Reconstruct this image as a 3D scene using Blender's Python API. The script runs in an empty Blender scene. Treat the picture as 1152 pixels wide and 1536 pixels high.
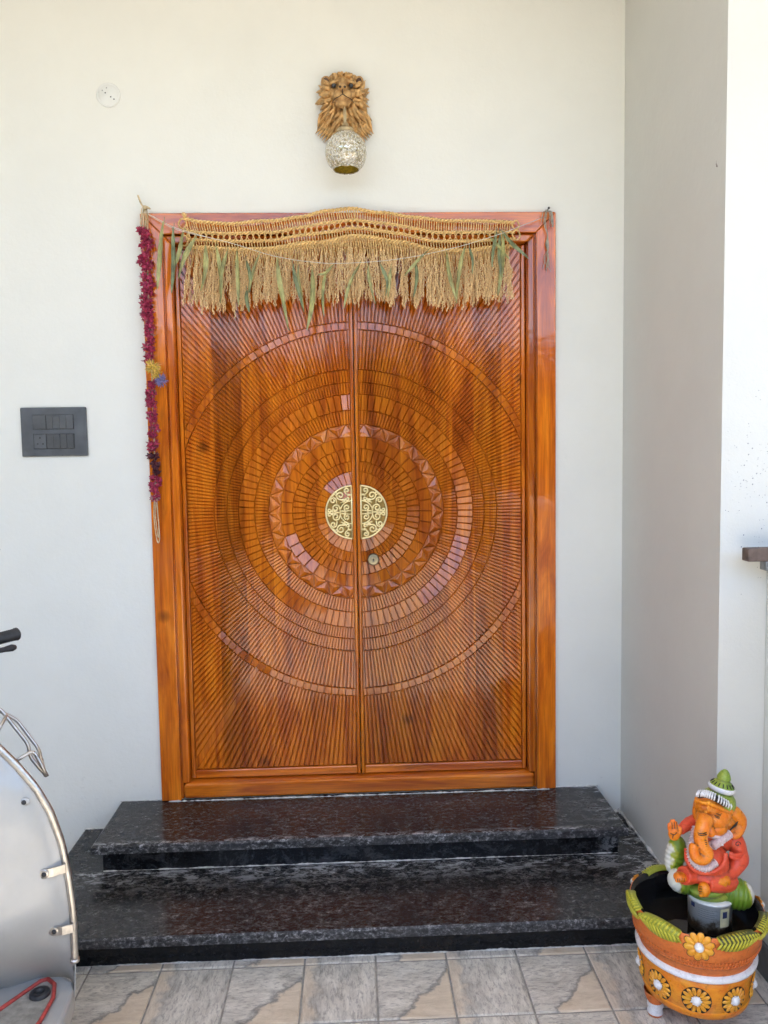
import bpy, bmesh, math, random
from mathutils import Vector, Matrix, Euler, noise
PI = math.pi
R = math.radians
random.seed(11)
scene = bpy.context.scene
col = scene.collection

# ---------------------------------------------------------------- camera
cam_data = bpy.data.cameras.new('camera')
cam = bpy.data.objects.new('camera', cam_data)
col.objects.link(cam)
cam_data.sensor_fit = 'VERTICAL'
cam_data.sensor_height = 24.0
cam_data.lens = 24.0 * 1154.5 / 1536.0
cam_data.clip_start = 0.02
cam_data.clip_end = 2000.0
cam_r = Vector((0.99907912, -0.03982751, -0.01595844))
cam_u = Vector((0.01875099, 0.07075745, 0.99731729))
cam_f = Vector((0.03859149, 0.99669813, -0.07143909))
cam.matrix_world = Matrix((
    (cam_r.x, cam_u.x, -cam_f.x, -0.0048),
    (cam_r.y, cam_u.y, -cam_f.y, -2.8906),
    (cam_r.z, cam_u.z, -cam_f.z, 1.5008),
    (0, 0, 0, 1)))
scene.camera = cam

# ---------------------------------------------------------------- sky and sun
SUN_EL, SUN_AZ = R(68), R(200)         # high sun in front of the house, a little to the left; the porch roof shades the door
world = bpy.data.worlds.new('World')
scene.world = world
world.use_nodes = True
wn = world.node_tree.nodes
sky = wn.new('ShaderNodeTexSky')
sky.sky_type = 'NISHITA'
sky.sun_disc = False
sky.sun_elevation = SUN_EL
sky.sun_rotation = SUN_AZ
sky.air_density = 1.0
sky.dust_density = 1.0
sky.ozone_density = 1.0
bg = wn['Background']
bg.inputs['Strength'].default_value = 0.15
world.node_tree.links.new(sky.outputs['Color'], bg.inputs['Color'])
sun_data = bpy.data.lights.new('sun', 'SUN')
sun_data.energy = 3.5
sun_data.angle = R(0.5)
sun_data.color = (1.0, 0.95, 0.87)
sun = bpy.data.objects.new('sun', sun_data)
col.objects.link(sun)
to_sun = Vector((math.sin(SUN_AZ) * math.cos(SUN_EL), math.cos(SUN_AZ) * math.cos(SUN_EL), math.sin(SUN_EL)))
sun.rotation_euler = to_sun.to_track_quat('Z', 'Y').to_euler()
sun.location = (3, 8, 12)
scene.view_settings.view_transform = 'Standard'
scene.view_settings.look = 'None'
scene.view_settings.gamma = 1.0
scene.view_settings.use_curve_mapping = False
scene.view_settings.exposure = 2.26
scene.render.engine = 'CYCLES'
scene.cycles.use_denoising = True
scene.cycles.max_bounces = 8
scene.cycles.diffuse_bounces = 4
scene.cycles.use_adaptive_sampling = True
scene.cycles.adaptive_threshold = 0.04
scene.cycles.adaptive_min_samples = 32
scene.cycles.glossy_bounces = 4

# ---------------------------------------------------------------- helpers
def link(o, parent=None):
    col.objects.link(o)
    if parent is not None:
        o.parent = parent
    return o

def tag(o, label=None, cat=None, group=None, kind=None):
    if label: o['label'] = label
    if cat: o['category'] = cat
    if group: o['group'] = group
    if kind: o['kind'] = kind
    return o

def empty(name, loc=(0, 0, 0), rot=(0, 0, 0)):
    o = bpy.data.objects.new(name, None)
    o.empty_display_size = 0.05
    o.location = loc
    o.rotation_euler = rot
    return link(o)

def V(*a):
    return Vector(a)

class MB:
    """collects vertices and faces of one mesh"""
    def __init__(self):
        self.v = []; self.f = []; self.m = []
    def add(self, vs, fs, mi=0):
        b = len(self.v)
        self.v += [tuple(p) for p in vs]
        self.f += [tuple(i + b for i in f) for f in fs]
        self.m += [mi] * len(fs)
    def box(self, x0, x1, y0, y1, z0, z1, mi=0):
        vs = [(x0, y0, z0), (x1, y0, z0), (x1, y1, z0), (x0, y1, z0), (x0, y0, z1), (x1, y0, z1), (x1, y1, z1), (x0, y1, z1)]
        self.add(vs, [(0, 3, 2, 1), (4, 5, 6, 7), (0, 1, 5, 4), (1, 2, 6, 5), (2, 3, 7, 6), (3, 0, 4, 7)], mi)
    def prism(self, poly, y0, y1, mi=0):
        """poly in x,z extruded along y (front y0 < y1)"""
        n = len(poly)
        vs = [(x, y0, z) for x, z in poly] + [(x, y1, z) for x, z in poly]
        fs = [tuple(range(n)), tuple(range(2 * n - 1, n - 1, -1))]
        fs += [(i, i + n, (i + 1) % n + n, (i + 1) % n) for i in range(n)]
        self.add(vs, fs, mi)
    def tube(self, pts, rad, n=6, mi=0, flat=1.0, cap=True, up=None):
        """swept tube; rad a number or a list; flat squashes the second axis"""
        pts = [Vector(p) for p in pts]
        k = len(pts)
        if not isinstance(rad, (list, tuple)): rad = [rad] * k
        b = len(self.v)
        t0 = (pts[1] - pts[0]).normalized()
        a = Vector(up) if up else (Vector((0, 0, 1)) if abs(t0.z) < .9 else Vector((0, 1, 0)))
        nrm = (a - t0 * a.dot(t0)).normalized()
        for i, p in enumerate(pts):
            t = (pts[min(i + 1, k - 1)] - pts[max(i - 1, 0)])
            if t.length < 1e-9: t = t0.copy()
            t.normalize()
            nrm = (nrm - t * nrm.dot(t))
            if nrm.length < 1e-6: nrm = t.orthogonal()
            nrm.normalize()
            bi = t.cross(nrm)
            for j in range(n):
                an = 2 * PI * j / n
                q = p + nrm * (math.cos(an) * rad[i]) + bi * (math.sin(an) * rad[i] * flat)
                self.v.append(tuple(q))
        for i in range(k - 1):
            for j in range(n):
                self.f.append((b + i * n + j, b + i * n + (j + 1) % n, b + (i + 1) * n + (j + 1) % n, b + (i + 1) * n + j)); self.m.append(mi)
        if cap:
            self.f.append(tuple(b + j for j in range(n - 1, -1, -1))); self.m.append(mi)
            self.f.append(tuple(b + (k - 1) * n + j for j in range(n))); self.m.append(mi)
    def lathe(self, prof, n=32, c=(0, 0, 0), mi=0, close=False):
        """profile (r,z) spun about z"""
        b = len(self.v); k = len(prof)
        for r, z in prof:
            for j in range(n):
                an = 2 * PI * j / n
                self.v.append((c[0] + r * math.cos(an), c[1] + r * math.sin(an), c[2] + z))
        for i in range(k - 1):
            for j in range(n):
                self.f.append((b + i * n + j, b + i * n + (j + 1) % n, b + (i + 1) * n + (j + 1) % n, b + (i + 1) * n + j)); self.m.append(mi)
    def ell(self, c, r, n=16, k=10, rot=None, mi=0):
        b = len(self.v); M = Euler(rot).to_matrix() if rot else None
        c = Vector(c)
        if not isinstance(r, (list, tuple)): r = (r, r, r)
        def put(p):
            q = Vector((p[0] * r[0], p[1] * r[1], p[2] * r[2]))
            if M: q = M @ q
            self.v.append(tuple(q + c))
        put((0, 0, -1))
        for i in range(1, k):
            ph = -PI / 2 + PI * i / k
            for j in range(n):
                an = 2 * PI * j / n
                put((math.cos(ph) * math.cos(an), math.cos(ph) * math.sin(an), math.sin(ph)))
        put((0, 0, 1))
        top = len(self.v) - 1
        for j in range(n):
            self.f.append((b, b + 1 + (j + 1) % n, b + 1 + j)); self.m.append(mi)
            for i in range(k - 2):
                q = b + 1 + i * n
                self.f.append((q + j, q + (j + 1) % n, q + n + (j + 1) % n, q + n + j)); self.m.append(mi)
            q = b + 1 + (k - 2) * n
            self.f.append((q + j, q + (j + 1) % n, top)); self.m.append(mi)
    def xform(self, M, start=0):
        for i in range(start, len(self.v)):
            self.v[i] = tuple(M @ Vector(self.v[i]))
    def mesh(self, name, mats, smooth=False):
        me = bpy.data.meshes.new(name)
        me.from_pydata(self.v, [], self.f)
        if not isinstance(mats, (list, tuple)): mats = [mats]
        for m in mats: me.materials.append(m)
        me.polygons.foreach_set('material_index', self.m)
        if smooth: me.polygons.foreach_set('use_smooth', [True] * len(self.f))
        me.update()
        return me
    def build(self, name, mats, parent=None, smooth=False, loc=None):
        o = bpy.data.objects.new(name, self.mesh(name, mats, smooth))
        link(o, parent)
        if loc: o.location = loc
        return o

def obj_of(name, me, parent=None, loc=(0, 0, 0), rot=(0, 0, 0), scale=(1, 1, 1)):
    o = bpy.data.objects.new(name, me)
    link(o, parent)
    o.location = loc; o.rotation_euler = rot; o.scale = scale
    return o

def bevel(o, w=.003, seg=2, ang=35):
    m = o.modifiers.new('bevel', 'BEVEL')
    m.width = w; m.segments = seg; m.limit_method = 'ANGLE'; m.angle_limit = R(ang)
    m.harden_normals = False
    return o

def smooth_by_angle(o, ang=40):
    for p in o.data.polygons: p.use_smooth = True
    try:
        o.data.set_sharp_from_angle(angle=R(ang))
    except Exception:
        pass
    return o

def blob(name, mb, voxel, mats, parent=None, smooth=4, loc=None):
    """merges the overlapping shapes of mb into one continuous skin"""
    me = mb.mesh(name + '_raw', mats)
    t = bpy.data.objects.new('tmp', me)
    col.objects.link(t)
    m = t.modifiers.new('r', 'REMESH'); m.mode = 'VOXEL'; m.voxel_size = voxel; m.use_smooth_shade = True
    if smooth:
        s = t.modifiers.new('s', 'SMOOTH'); s.iterations = smooth; s.factor = .5
    dg = bpy.context.evaluated_depsgraph_get()
    dg.update()
    ev = t.evaluated_get(dg)
    new = bpy.data.meshes.new_from_object(ev)
    new.name = name
    bpy.data.objects.remove(t)
    bpy.data.meshes.remove(me)
    new.polygons.foreach_set('use_smooth', [True] * len(new.polygons))
    if not new.materials:
        for mm in (mats if isinstance(mats, (list, tuple)) else [mats]): new.materials.append(mm)
    o = bpy.data.objects.new(name, new)
    link(o, parent)
    if loc: o.location = loc
    return o

def spline(pts, n=8):
    """Catmull-Rom through pts"""
    pts = [Vector(p) for p in pts]
    P = [2 * pts[0] - pts[1]] + pts + [2 * pts[-1] - pts[-2]]
    out = []
    for i in range(1, len(P) - 2):
        p0, p1, p2, p3 = P[i - 1:i + 3]
        for k in range(n):
            t = k / n
            out.append(.5 * ((2 * p1) + (p2 - p0) * t + (2 * p0 - 5 * p1 + 4 * p2 - p3) * t * t + (3 * p1 - p0 - 3 * p2 + p3) * t ** 3))
    out.append(pts[-1])
    return out

def interp(tab, x):
    if x <= tab[0][0]: return tab[0][1]
    for (a, b), (c, d) in zip(tab, tab[1:]):
        if x <= c:
            t = (x - a) / (c - a)
            t = t * t * (3 - 2 * t) if len(tab) > 4 else t
            return b + (d - b) * t
    return tab[-1][1]

# ---------------------------------------------------------------- materials
class NT:
    """short-hand for building node materials"""
    def __init__(self, name):
        self.mat = bpy.data.materials.new(name); self.mat.use_nodes = True
        self.nt = self.mat.node_tree; self.n = self.nt.nodes; self.l = self.nt.links
        self.b = self.n['Principled BSDF']
        self.out = self.n['Material Output']
    def new(self, t, **kw):
        x = self.n.new(t)
        for k, v in kw.items(): setattr(x, k, v)
        return x
    def set(self, node, **kw):
        for k, v in kw.items():
            node.inputs[k.replace('_', ' ')].default_value = v
        return node
    def put(self, sock, v):
        if hasattr(v, 'is_linked') or hasattr(v, 'links'): self.l.new(v, sock)
        else: sock.default_value = v
    def coord(self, kind='Object', scale=(1, 1, 1), loc=(0, 0, 0), rot=(0, 0, 0)):
        tc = self.new('ShaderNodeTexCoord'); mp = self.new('ShaderNodeMapping')
        self.l.new(tc.outputs[kind], mp.inputs[0])
        mp.inputs['Location'].default_value = loc; mp.inputs['Rotation'].default_value = rot; mp.inputs['Scale'].default_value = scale
        return mp.outputs[0]
    def noise(self, vec, scale=5, detail=4, rough=.55, dist=0, out='Fac'):
        x = self.new('ShaderNodeTexNoise')
        if vec is not None: self.l.new(vec, x.inputs['Vector'])
        x.inputs['Scale'].default_value = scale; x.inputs['Detail'].default_value = detail
        x.inputs['Roughness'].default_value = rough; x.inputs['Distortion'].default_value = dist
        return x.outputs[out]
    def voronoi(self, vec, scale=5, feature='F1', out='Distance', rnd=1.0):
        x = self.new('ShaderNodeTexVoronoi', feature=feature)
        if vec is not None: self.l.new(vec, x.inputs['Vector'])
        x.inputs['Scale'].default_value = scale; x.inputs['Randomness'].default_value = rnd
        return x.outputs[out]
    def ramp(self, fac, stops, mode='LINEAR'):
        x = self.new('ShaderNodeValToRGB'); e = x.color_ramp.elements; x.color_ramp.interpolation = mode
        while len(e) < len(stops): e.new(.5)
        for el, (p, c) in zip(e, stops):
            el.position = p
            if not isinstance(c, (tuple, list)): c = (c, c, c)
            el.color = (*c, 1)
        self.l.new(fac, x.inputs[0])
        return x.outputs[0]
    def mix(self, fac, a, b, mode='MIX'):
        x = self.new('ShaderNodeMix', data_type='RGBA', blend_type=mode)
        self.put(x.inputs[0], fac)
        for s, v in ((x.inputs[6], a), (x.inputs[7], b)):
            if isinstance(v, (tuple, list)): v = (*v[:3], 1)
            self.put(s, v)
        return x.outputs[2]
    def math(self, op, a, b=0.5, c=None):
        x = self.new('ShaderNodeMath', operation=op)
        self.put(x.inputs[0], a); self.put(x.inputs[1], b)
        if c is not None: self.put(x.inputs[2], c)
        return x.outputs[0]
    def bump(self, h, strength=.2, dist=.01, prev=None):
        x = self.new('ShaderNodeBump')
        x.inputs['Strength'].default_value = strength; x.inputs['Distance'].default_value = dist
        self.l.new(h, x.inputs['Height'])
        if prev is not None: self.l.new(prev, x.inputs['Normal'])
        self.l.new(x.outputs[0], self.b.inputs['Normal'])
        return x.outputs[0]
    def fin(self, color=None, rough=.5, metal=0., spec=None, coat=None, coat_rough=.05):
        if color is not None:
            if isinstance(color, (tuple, list)): color = (*color[:3], 1)
            self.put(self.b.inputs['Base Color'], color)
        self.put(self.b.inputs['Roughness'], rough)
        self.put(self.b.inputs['Metallic'], metal)
        if spec is not None: self.put(self.b.inputs['Specular IOR Level'], spec)
        if coat is not None:
            self.put(self.b.inputs['Coat Weight'], coat); self.put(self.b.inputs['Coat Roughness'], coat_rough)
        return self.mat

def simple(name, color, rough=.5, metal=0., var=.15, scale=30, bump=0., spec=None):
    t = NT(name)
    v = t.coord('Object')
    f = t.noise(v, scale, 5)
    dark = tuple(c * (1 - var * 1.6) for c in color); lite = tuple(min(1, c * (1 + var)) for c in color)
    c = t.ramp(f, [(.3, dark), (.7, lite)])
    if bump: t.bump(t.noise(v, scale * 3, 3), bump, .004)
    r = t.ramp(t.noise(v, scale * .7, 3), [(.3, max(0, rough - .07)), (.7, min(1, rough + .07))])
    return t.fin(c, r, metal, spec)

def m_wall(name, base):
    t = NT(name)
    v = t.coord('Object')
    big = t.noise(v, 2.3, 4, .65)
    c = t.ramp(big, [(.3, tuple(x * .94 for x in base)), (.7, base)])
    # scuffs and dirt splashes near the skirting
    sep = t.new('ShaderNodeSeparateXYZ'); tc = t.new('ShaderNodeTexCoord'); t.l.new(tc.outputs['Object'], sep.inputs[0])
    low = t.math('SMOOTHSTEP', sep.outputs[2], .55, .1) if False else t.ramp(sep.outputs[2], [(.1, 1.0), (.42, 0.0)])
    sc = t.ramp(t.noise(v, 26, 3, .7), [(.62, 0.0), (.72, 1.0)])
    m = t.math('MULTIPLY', sc, low)
    m = t.math('MULTIPLY', m, .55)
    c = t.mix(m, c, (.42, .40, .36))
    sc2 = t.ramp(t.noise(t.coord('Object', (1, 1, 3), (3, 1, 7)), 14, 3, .75), [(.69, 0.0), (.76, 1.0)])
    c = t.mix(t.math('MULTIPLY', sc2, .10), c, (.5, .48, .44))
    t.bump(t.noise(v, 45, 3, .75), .16, .006)
    return t.fin(c, .55, 0, .35)

def m_wood(name, axis='Z', seed=0., tone=1.0, board=.105, gloss=.07):
    """varnished teak: grain runs along the axis, boards glued side by side"""
    t = NT(name)
    if axis == 'Z': rot = (0, 0, 0)
    else: rot = (0, R(90), 0)
    tc = t.new('ShaderNodeTexCoord'); mp = t.new('ShaderNodeMapping'); t.l.new(tc.outputs['Object'], mp.inputs[0])
    mp.inputs['Rotation'].default_value = rot; mp.inputs['Location'].default_value = (seed, seed * .37, seed * 1.7)
    v = mp.outputs[0]
    sep = t.new('ShaderNodeSeparateXYZ'); t.l.new(v, sep.inputs[0])
    # board number -> tone and a shift of the grain
    bd = t.math('FLOOR', t.math('DIVIDE', t.math('ADD', sep.outputs[0], t.math('MULTIPLY', t.noise(v, .8, 1), .0)), board))
    wn_ = t.new('ShaderNodeTexWhiteNoise', noise_dimensions='1D'); t.l.new(bd, wn_.inputs['W'])
    cmb = t.new('ShaderNodeCombineXYZ')
    t.l.new(sep.outputs[0], cmb.inputs[0]); t.l.new(sep.outputs[1], cmb.inputs[1])
    t.l.new(t.math('ADD', sep.outputs[2], t.math('MULTIPLY', wn_.outputs['Value'], 17.)), cmb.inputs[2])
    m2 = t.new('ShaderNodeMapping'); t.l.new(cmb.outputs[0], m2.inputs[0]); m2.inputs['Scale'].default_value = (9, 9, 1.0)
    g = t.noise(m2.outputs[0], 1.6, 5, .6, 1.4)              # broad cathedral figure
    m3 = t.new('ShaderNodeMapping'); t.l.new(cmb.outputs[0], m3.inputs[0]); m3.inputs['Scale'].default_value = (130, 130, 4)
    fine = t.noise(m3.outputs[0], 1.5, 4, .6, .3)
    T = tone
    c = t.ramp(g, [(.22, (.16 * T, .026 * T, .004 * T)), (.38, (.36 * T, .074 * T, .006 * T)), (.54, (.54 * T, .140 * T, .008 * T)), (.74, (.66 * T, .205 * T, .014 * T))])
    c = t.mix(t.ramp(fine, [(.35, .34), (.6, 0.0)]), c, (.14 * T, .026 * T, .006 * T))
    tonev = t.ramp(wn_.outputs['Value'], [(0, .72), (.25, .90), (1, 1.08)])
    c = t.mix(1.0, c, tonev, 'MULTIPLY')
    # dark mineral streaks
    m4 = t.new('ShaderNodeMapping'); t.l.new(v, m4.inputs[0]); m4.inputs['Scale'].default_value = (5, 5, .75)
    st = t.ramp(t.noise(m4.outputs[0], 2.2, 4, .6, .8), [(.63, 0.0), (.76, .50)])
    c = t.mix(st, c, (.085 * T, .020 * T, .006 * T))
    # small knots
    kn = t.ramp(t.voronoi(v, 3.1), [(.0, .8), (.045, .5), (.09, 0.0)])
    c = t.mix(kn, c, (.06 * T, .015 * T, .004 * T))
    t.bump(t.noise(v, 22, 2, .6), .06, .01)
    rr = t.ramp(t.noise(v, 9, 2), [(.3, gloss), (.75, gloss + .09)])
    return t.fin(c, rr, 0, .5, .25, .02)

def m_granite(name, polish=True):
    t = NT(name)
    v = t.coord('Object', (.7, 1, 1))
    warp = t.noise(v, 5, 3, .6, 1.0)
    n1 = t.noise(v, 75, 5, .84, .3)
    n2 = t.noise(t.coord('Object', (.5, 1, 1), (4, 2, 1)), 150, 3, .7, .3)
    if polish:
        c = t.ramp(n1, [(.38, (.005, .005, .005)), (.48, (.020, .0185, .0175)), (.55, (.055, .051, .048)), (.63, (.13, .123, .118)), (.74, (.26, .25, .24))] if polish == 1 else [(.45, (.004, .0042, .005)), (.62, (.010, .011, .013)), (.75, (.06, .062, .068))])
        c = t.mix(t.ramp(warp, [(.40, 0.0), (.66, .65)]), c, (.014, .0125, .012))
        fl = t.ramp(n2, [(.64, 0.0), (.70, .6 if polish == 1 else .1)])
        c = t.mix(fl, c, (.20, .19, .18))
        # cement dust left in patches, thicker at the right end and behind the lower nosing
        tc = t.new('ShaderNodeTexCoord'); sep = t.new('ShaderNodeSeparateXYZ'); t.l.new(tc.outputs['Object'], sep.inputs[0])
        dn = t.noise(t.coord('Object', (.8, 1.8, 1), (1.7, .3, 0)), 16, 6, .85, .5)
        d = t.ramp(dn, [(.60, 0.0), (.74, .30 if polish == 1 else .04)])
        near = t.math('MULTIPLY', t.ramp(sep.outputs[0], [(.80, 0.0), (.92, 1.0)]), t.ramp(dn, [(.52, 0.0), (.58, .8)]))
        d = t.math('MAXIMUM', d, near)
        yy = t.math('MULTIPLY', sep.outputs[1], -1.0)
        strip = t.math('MULTIPLY', t.ramp(yy, [(.31, 0.0), (.33, 1.0), (.36, .8), (.46, 0.0)]), t.ramp(dn, [(.50, 0.0), (.57, .8)]))
        d = t.math('MAXIMUM', d, strip)
        c = t.mix(d, c, (.36, .36, .365))
        r = t.ramp(t.math('MAXIMUM', n1, d), [(.3, .14), (.62, .26), (.9, .5)])
    else:
        c = t.ramp(n1, [(.40, (.008, .008, .009)), (.50, (.035, .035, .037)), (.57, (.15, .15, .155)), (.68, (.48, .48, .49))])
        c = t.mix(t.ramp(warp, [(.45, 0.0), (.7, .5)]), c, (.05, .05, .055))
        r = t.ramp(n1, [(.3, .25), (.7, .55)])
        t.bump(n1, .5, .006)
    return t.fin(c, r, 0, .32)

def m_tile(name, beige):
    t = NT(name)
    oi = t.new('ShaderNodeObjectInfo')
    tc = t.new('ShaderNodeTexCoord')
    off = t.new('ShaderNodeVectorMath', operation='MULTIPLY_ADD')
    t.l.new(oi.outputs['Random'], off.inputs[0]); off.inputs[1].default_value = (37, 19, 5); t.l.new(tc.outputs['Object'], off.inputs[2])
    v = off.outputs[0]
    mp = t.new('ShaderNodeMapping'); t.l.new(v, mp.inputs[0]); mp.inputs['Scale'].default_value = (1.0, .30, 1) if beige == 0 else (.35, 1, 1)
    mp.inputs['Rotation'].default_value = (0, 0, .25 if beige == 0 else -.6)
    n1 = t.noise(mp.outputs[0], 26, 8, .80, .6)
    n2 = t.noise(mp.outputs[0], 120, 4, .75, .3)
    c = t.ramp(n1, [(.30, (.27, .25, .22)), (.44, (.51, .475, .415)), (.58, (.67, .63, .555)), (.75, (.77, .72, .63))])
    c = t.mix(t.ramp(n2, [(.38, .6), (.5, 0.0)]), c, (.20, .19, .175))
    sep = t.new('ShaderNodeSeparateXYZ'); t.l.new(tc.outputs['Object'], sep.inputs[0])
    wob = t.math('MULTIPLY', t.math('SUBTRACT', t.noise(v, 18, 5, .6), .5), .12)
    if beige:
        d = t.math('ADD', t.math('SUBTRACT', sep.outputs[0], t.math('MULTIPLY', sep.outputs[1], .85)), wob)
        mask = t.ramp(d, [(.045, 0.0), (.058, .85)])
        edge = t.ramp(d, [(.030, 0.0), (.048, .7), (.06, 0.0)])
    else:
        d = t.math('ADD', t.math('MULTIPLY', sep.outputs[0], -1.), wob)
        mask = t.ramp(d, [(.055, 0.0), (.085, .6)])
        edge = t.ramp(d, [(.04, 0.0), (.062, .35), (.08, 0.0)])
    bc = t.ramp(n1, [(.3, (.52, .41, .29)), (.7, (.74, .62, .47))])
    c = t.mix(mask, c, bc)
    c = t.mix(edge, c, (.10, .10, .10))
    t.bump(n1, .7, .006)
    return t.fin(c, t.ramp(n2, [(.3, .35), (.7, .6)]), 0, .45)

M = {}
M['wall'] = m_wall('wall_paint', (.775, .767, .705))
M['side'] = m_wall('shade_toned_wall_paint', (.625, .622, .578))  # wall paint darkened to put shade on the side wall and dim its end
M['ceil'] = simple('ceiling_paint', (.80, .79, .77), .7, 0, .02, 3)
M['mortar'] = simple('mortar', (.62, .60, .56), .9, 0, .25, 60, .6)
M['woodZ'] = m_wood('varnished_wood_upright', 'Z', 0.3, 1.18)
M['woodJ'] = m_wood('varnished_wood_jamb', 'Z', 5.2, 1.45, .31)
M['woodH'] = m_wood('varnished_wood_crosswise', 'X', 2.1, 1.25, .4)
M['granite'] = m_granite('polished_granite', 1)
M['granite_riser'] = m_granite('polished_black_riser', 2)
M['granite_edge'] = m_granite('granite_edge', 0)
M['tileA'] = m_tile('slate_tile_with_beige', 1)
M['tileB'] = m_tile('slate_tile_grey', 0)
M['grout'] = simple('grout', (.30, .28, .25), .9, 0, .2, 40, .4)
M['skirt'] = simple('grey_skirting', (.13, .13, .132), .5, 0, .2, 25, .2)
# ================================================================ the setting
XW = 1.0164            # side wall plane
YE = -0.7875           # front end of the side wall
ZT1, ZT2 = 0.2057, 0.1008

def structure(o):
    o['kind'] = 'structure'
    return o

# ground outside the porch
mb = MB(); mb.add([(-400, -400, -.03), (400, -400, -.03), (400, 400, -.03), (-400, 400, -.03)], [(0, 1, 2, 3)])
t = NT('sunlit_paving')
v = t.coord('Object')
c_ = t.ramp(t.noise(v, .6, 6, .65), [(.3, (.42, .37, .295)), (.7, (.56, .49, .40))])
t.bump(t.noise(v, 30, 4), .3, .01)
M['paving'] = t.fin(c_, .85)
structure(mb.build('ground', M['paving']))

# porch floor: a grout bed with separate tiles
mb = MB(); mb.box(-3.2, 1.15, -4.0, 0, -.028, -.004)
floor = structure(mb.build('floor', M['grout']))
TX, TY = .2117, .24
x0, y0 = .034, -.697
def tile_mesh(name, w, d, mat):
    mb = MB(); c = .0035; a, b = w / 2, d / 2
    vs = [(-a, -b, -.006), (a, -b, -.006), (a, b, -.006), (-a, b, -.006), (-a, -b, -c * .6), (a, -b, -c * .6), (a, b, -c * .6), (-a, b, -c * .6),
          (-a + c, -b + c, 0), (a - c, -b + c, 0), (a - c, b - c, 0), (-a + c, b - c, 0)]
    fs = [(8, 9, 10, 11)]
    for q in (0, 4):
        fs += [(q + i, q + (i + 1) % 4, q + 4 + (i + 1) % 4, q + 4 + i) for i in range(4)]
    mb.add(vs, fs)
    return mb.mesh(name, mat)
tiles = [tile_mesh('tile', TX - .006, TY - .006, M['tileA']), tile_mesh('tile', TX - .006, TY - .006, M['tileB'])]
rt = random.Random(4)
count = 0
for j in range(-3, 14):
    for i in range(-12, 6):
        xa = x0 + i * TX; xb = xa + TX; yb = y0 - j * TY; ya = yb - TY
        if xa < -2.6 or yb > .24: continue
        if xa < -1.6 and ya < -2.2: continue
        if i == 5:
            continue
        if ya > -.66 and xa > -1.03 : continue
        if yb > 0:
            k = (i + j) % 2
            me = tile_mesh('tile', TX - .006, -ya - .006, (M['tileA'], M['tileB'])[i % 2]); cy = ya / 2
        else:
            me = tiles[i % 2]; cy = (ya + yb) / 2
        o = obj_of('tile', me, floor, ((xa + xb) / 2, cy, rt.uniform(-.0006, .0006)))
        count += 1
# the narrow cut tiles at the far right of the grid
cut = tile_mesh('tile', 1.148 - (x0 + 5 * TX) - .006, TY - .006, M['tileB'])
for j in range(0, 13):
    obj_of('tile', cut, floor, ((x0 + 5 * TX + 1.148) / 2, y0 - (j + .5) * TY, 0))

# front wall with the door opening
mb = MB()
OX0, OX1, OZ1 = -.747, .749, 2.382
mb.box(-4.2, OX0, 0, .23, -.02, 3.42)
mb.box(OX1, XW + .25, 0, .23, -.02, 3.42)
mb.box(OX0, OX1, 0, .23, OZ1, 3.42)
mb.box(OX0, OX1, .02, .23, -.02, .205)
mb.box(OX0, OX1, .12, .229, .206, OZ1 - .001)
wall = mb.build('house_wall', M['wall'])
tag(wall, 'cream white plastered wall around the carved wooden double door', 'wall')

# side wall on the right, its end face turned to the camera
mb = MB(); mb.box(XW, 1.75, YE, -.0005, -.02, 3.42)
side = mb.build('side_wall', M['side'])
tag(side, 'plain grey white side wall to the right of the door', 'wall')
# a chip in its paint and the dark specks splashed on its end face
t = NT('paint_specks'); M['speck'] = t.fin((.20, .21, .23), .8)
rs = random.Random(8)
mb = MB()
for k in range(150):
    x = 1.03 + abs(rs.gauss(.11, .06)); z = rs.gauss(1.42, .12)
    if x > 1.3 or x < 1.024: continue
    r_ = rs.choice((.0007, .0008, .001, .0012, .0018)); n = 6; b = len(mb.v)
    mb.add([(x + r_ * math.cos(2 * PI * i / n), YE - .0006, z + 1.2 * r_ * math.sin(2 * PI * i / n)) for i in range(n)], [tuple(range(n))])
mb.build('paint_speck', M['speck'], side)['kind'] = 'stuff'
mb = MB()
for dy, dz, rr in ((0, 0, .004), (.003, .006, .003), (-.004, -.003, .0025), (.001, .012, .0015)):
    n = 7
    mb.add([(XW - .0006, -.735 + dy + rr * rs.uniform(.6, 1.2) * math.cos(2 * PI * i / n), 2.29 + dz + rr * rs.uniform(.6, 1.2) * math.sin(2 * PI * i / n)) for i in range(n)], [tuple(range(n))])
mb.build('paint_chip', simple('chipped_paint', (.2, .17, .15), .9), side)

# low parapet running towards the camera, grey skirting along its foot
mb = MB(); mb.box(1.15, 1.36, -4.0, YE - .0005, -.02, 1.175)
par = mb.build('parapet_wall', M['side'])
bevel(par, .004)
tag(par, 'low white parapet wall right of the clay planter', 'wall')
mb = MB(); mb.box(1.138, 1.1495, -4.0, YE - .001, -.003, .095)
bevel(mb.build('skirting', M['skirt'], par), .002)

# porch ceiling with its edge beam and two pillars (above and behind the camera)
mb = MB()
mb.box(-4.2, 4.6, -3.1, 0.23, 3.425, 3.58)  # unseen right end stretched past the side wall to dim the pillar

tag(mb.build('porch_roof', M['ceil']), 'white flat porch roof slab above the carved door', 'roof')

# unseen wall added on the left to cut light reaching the side wall
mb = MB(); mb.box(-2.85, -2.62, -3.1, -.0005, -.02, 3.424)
tag(mb.build('left_blocker_wall', M['side']), 'unseen cream wall added left of the scooter to cut light on the side wall', 'wall')

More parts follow.
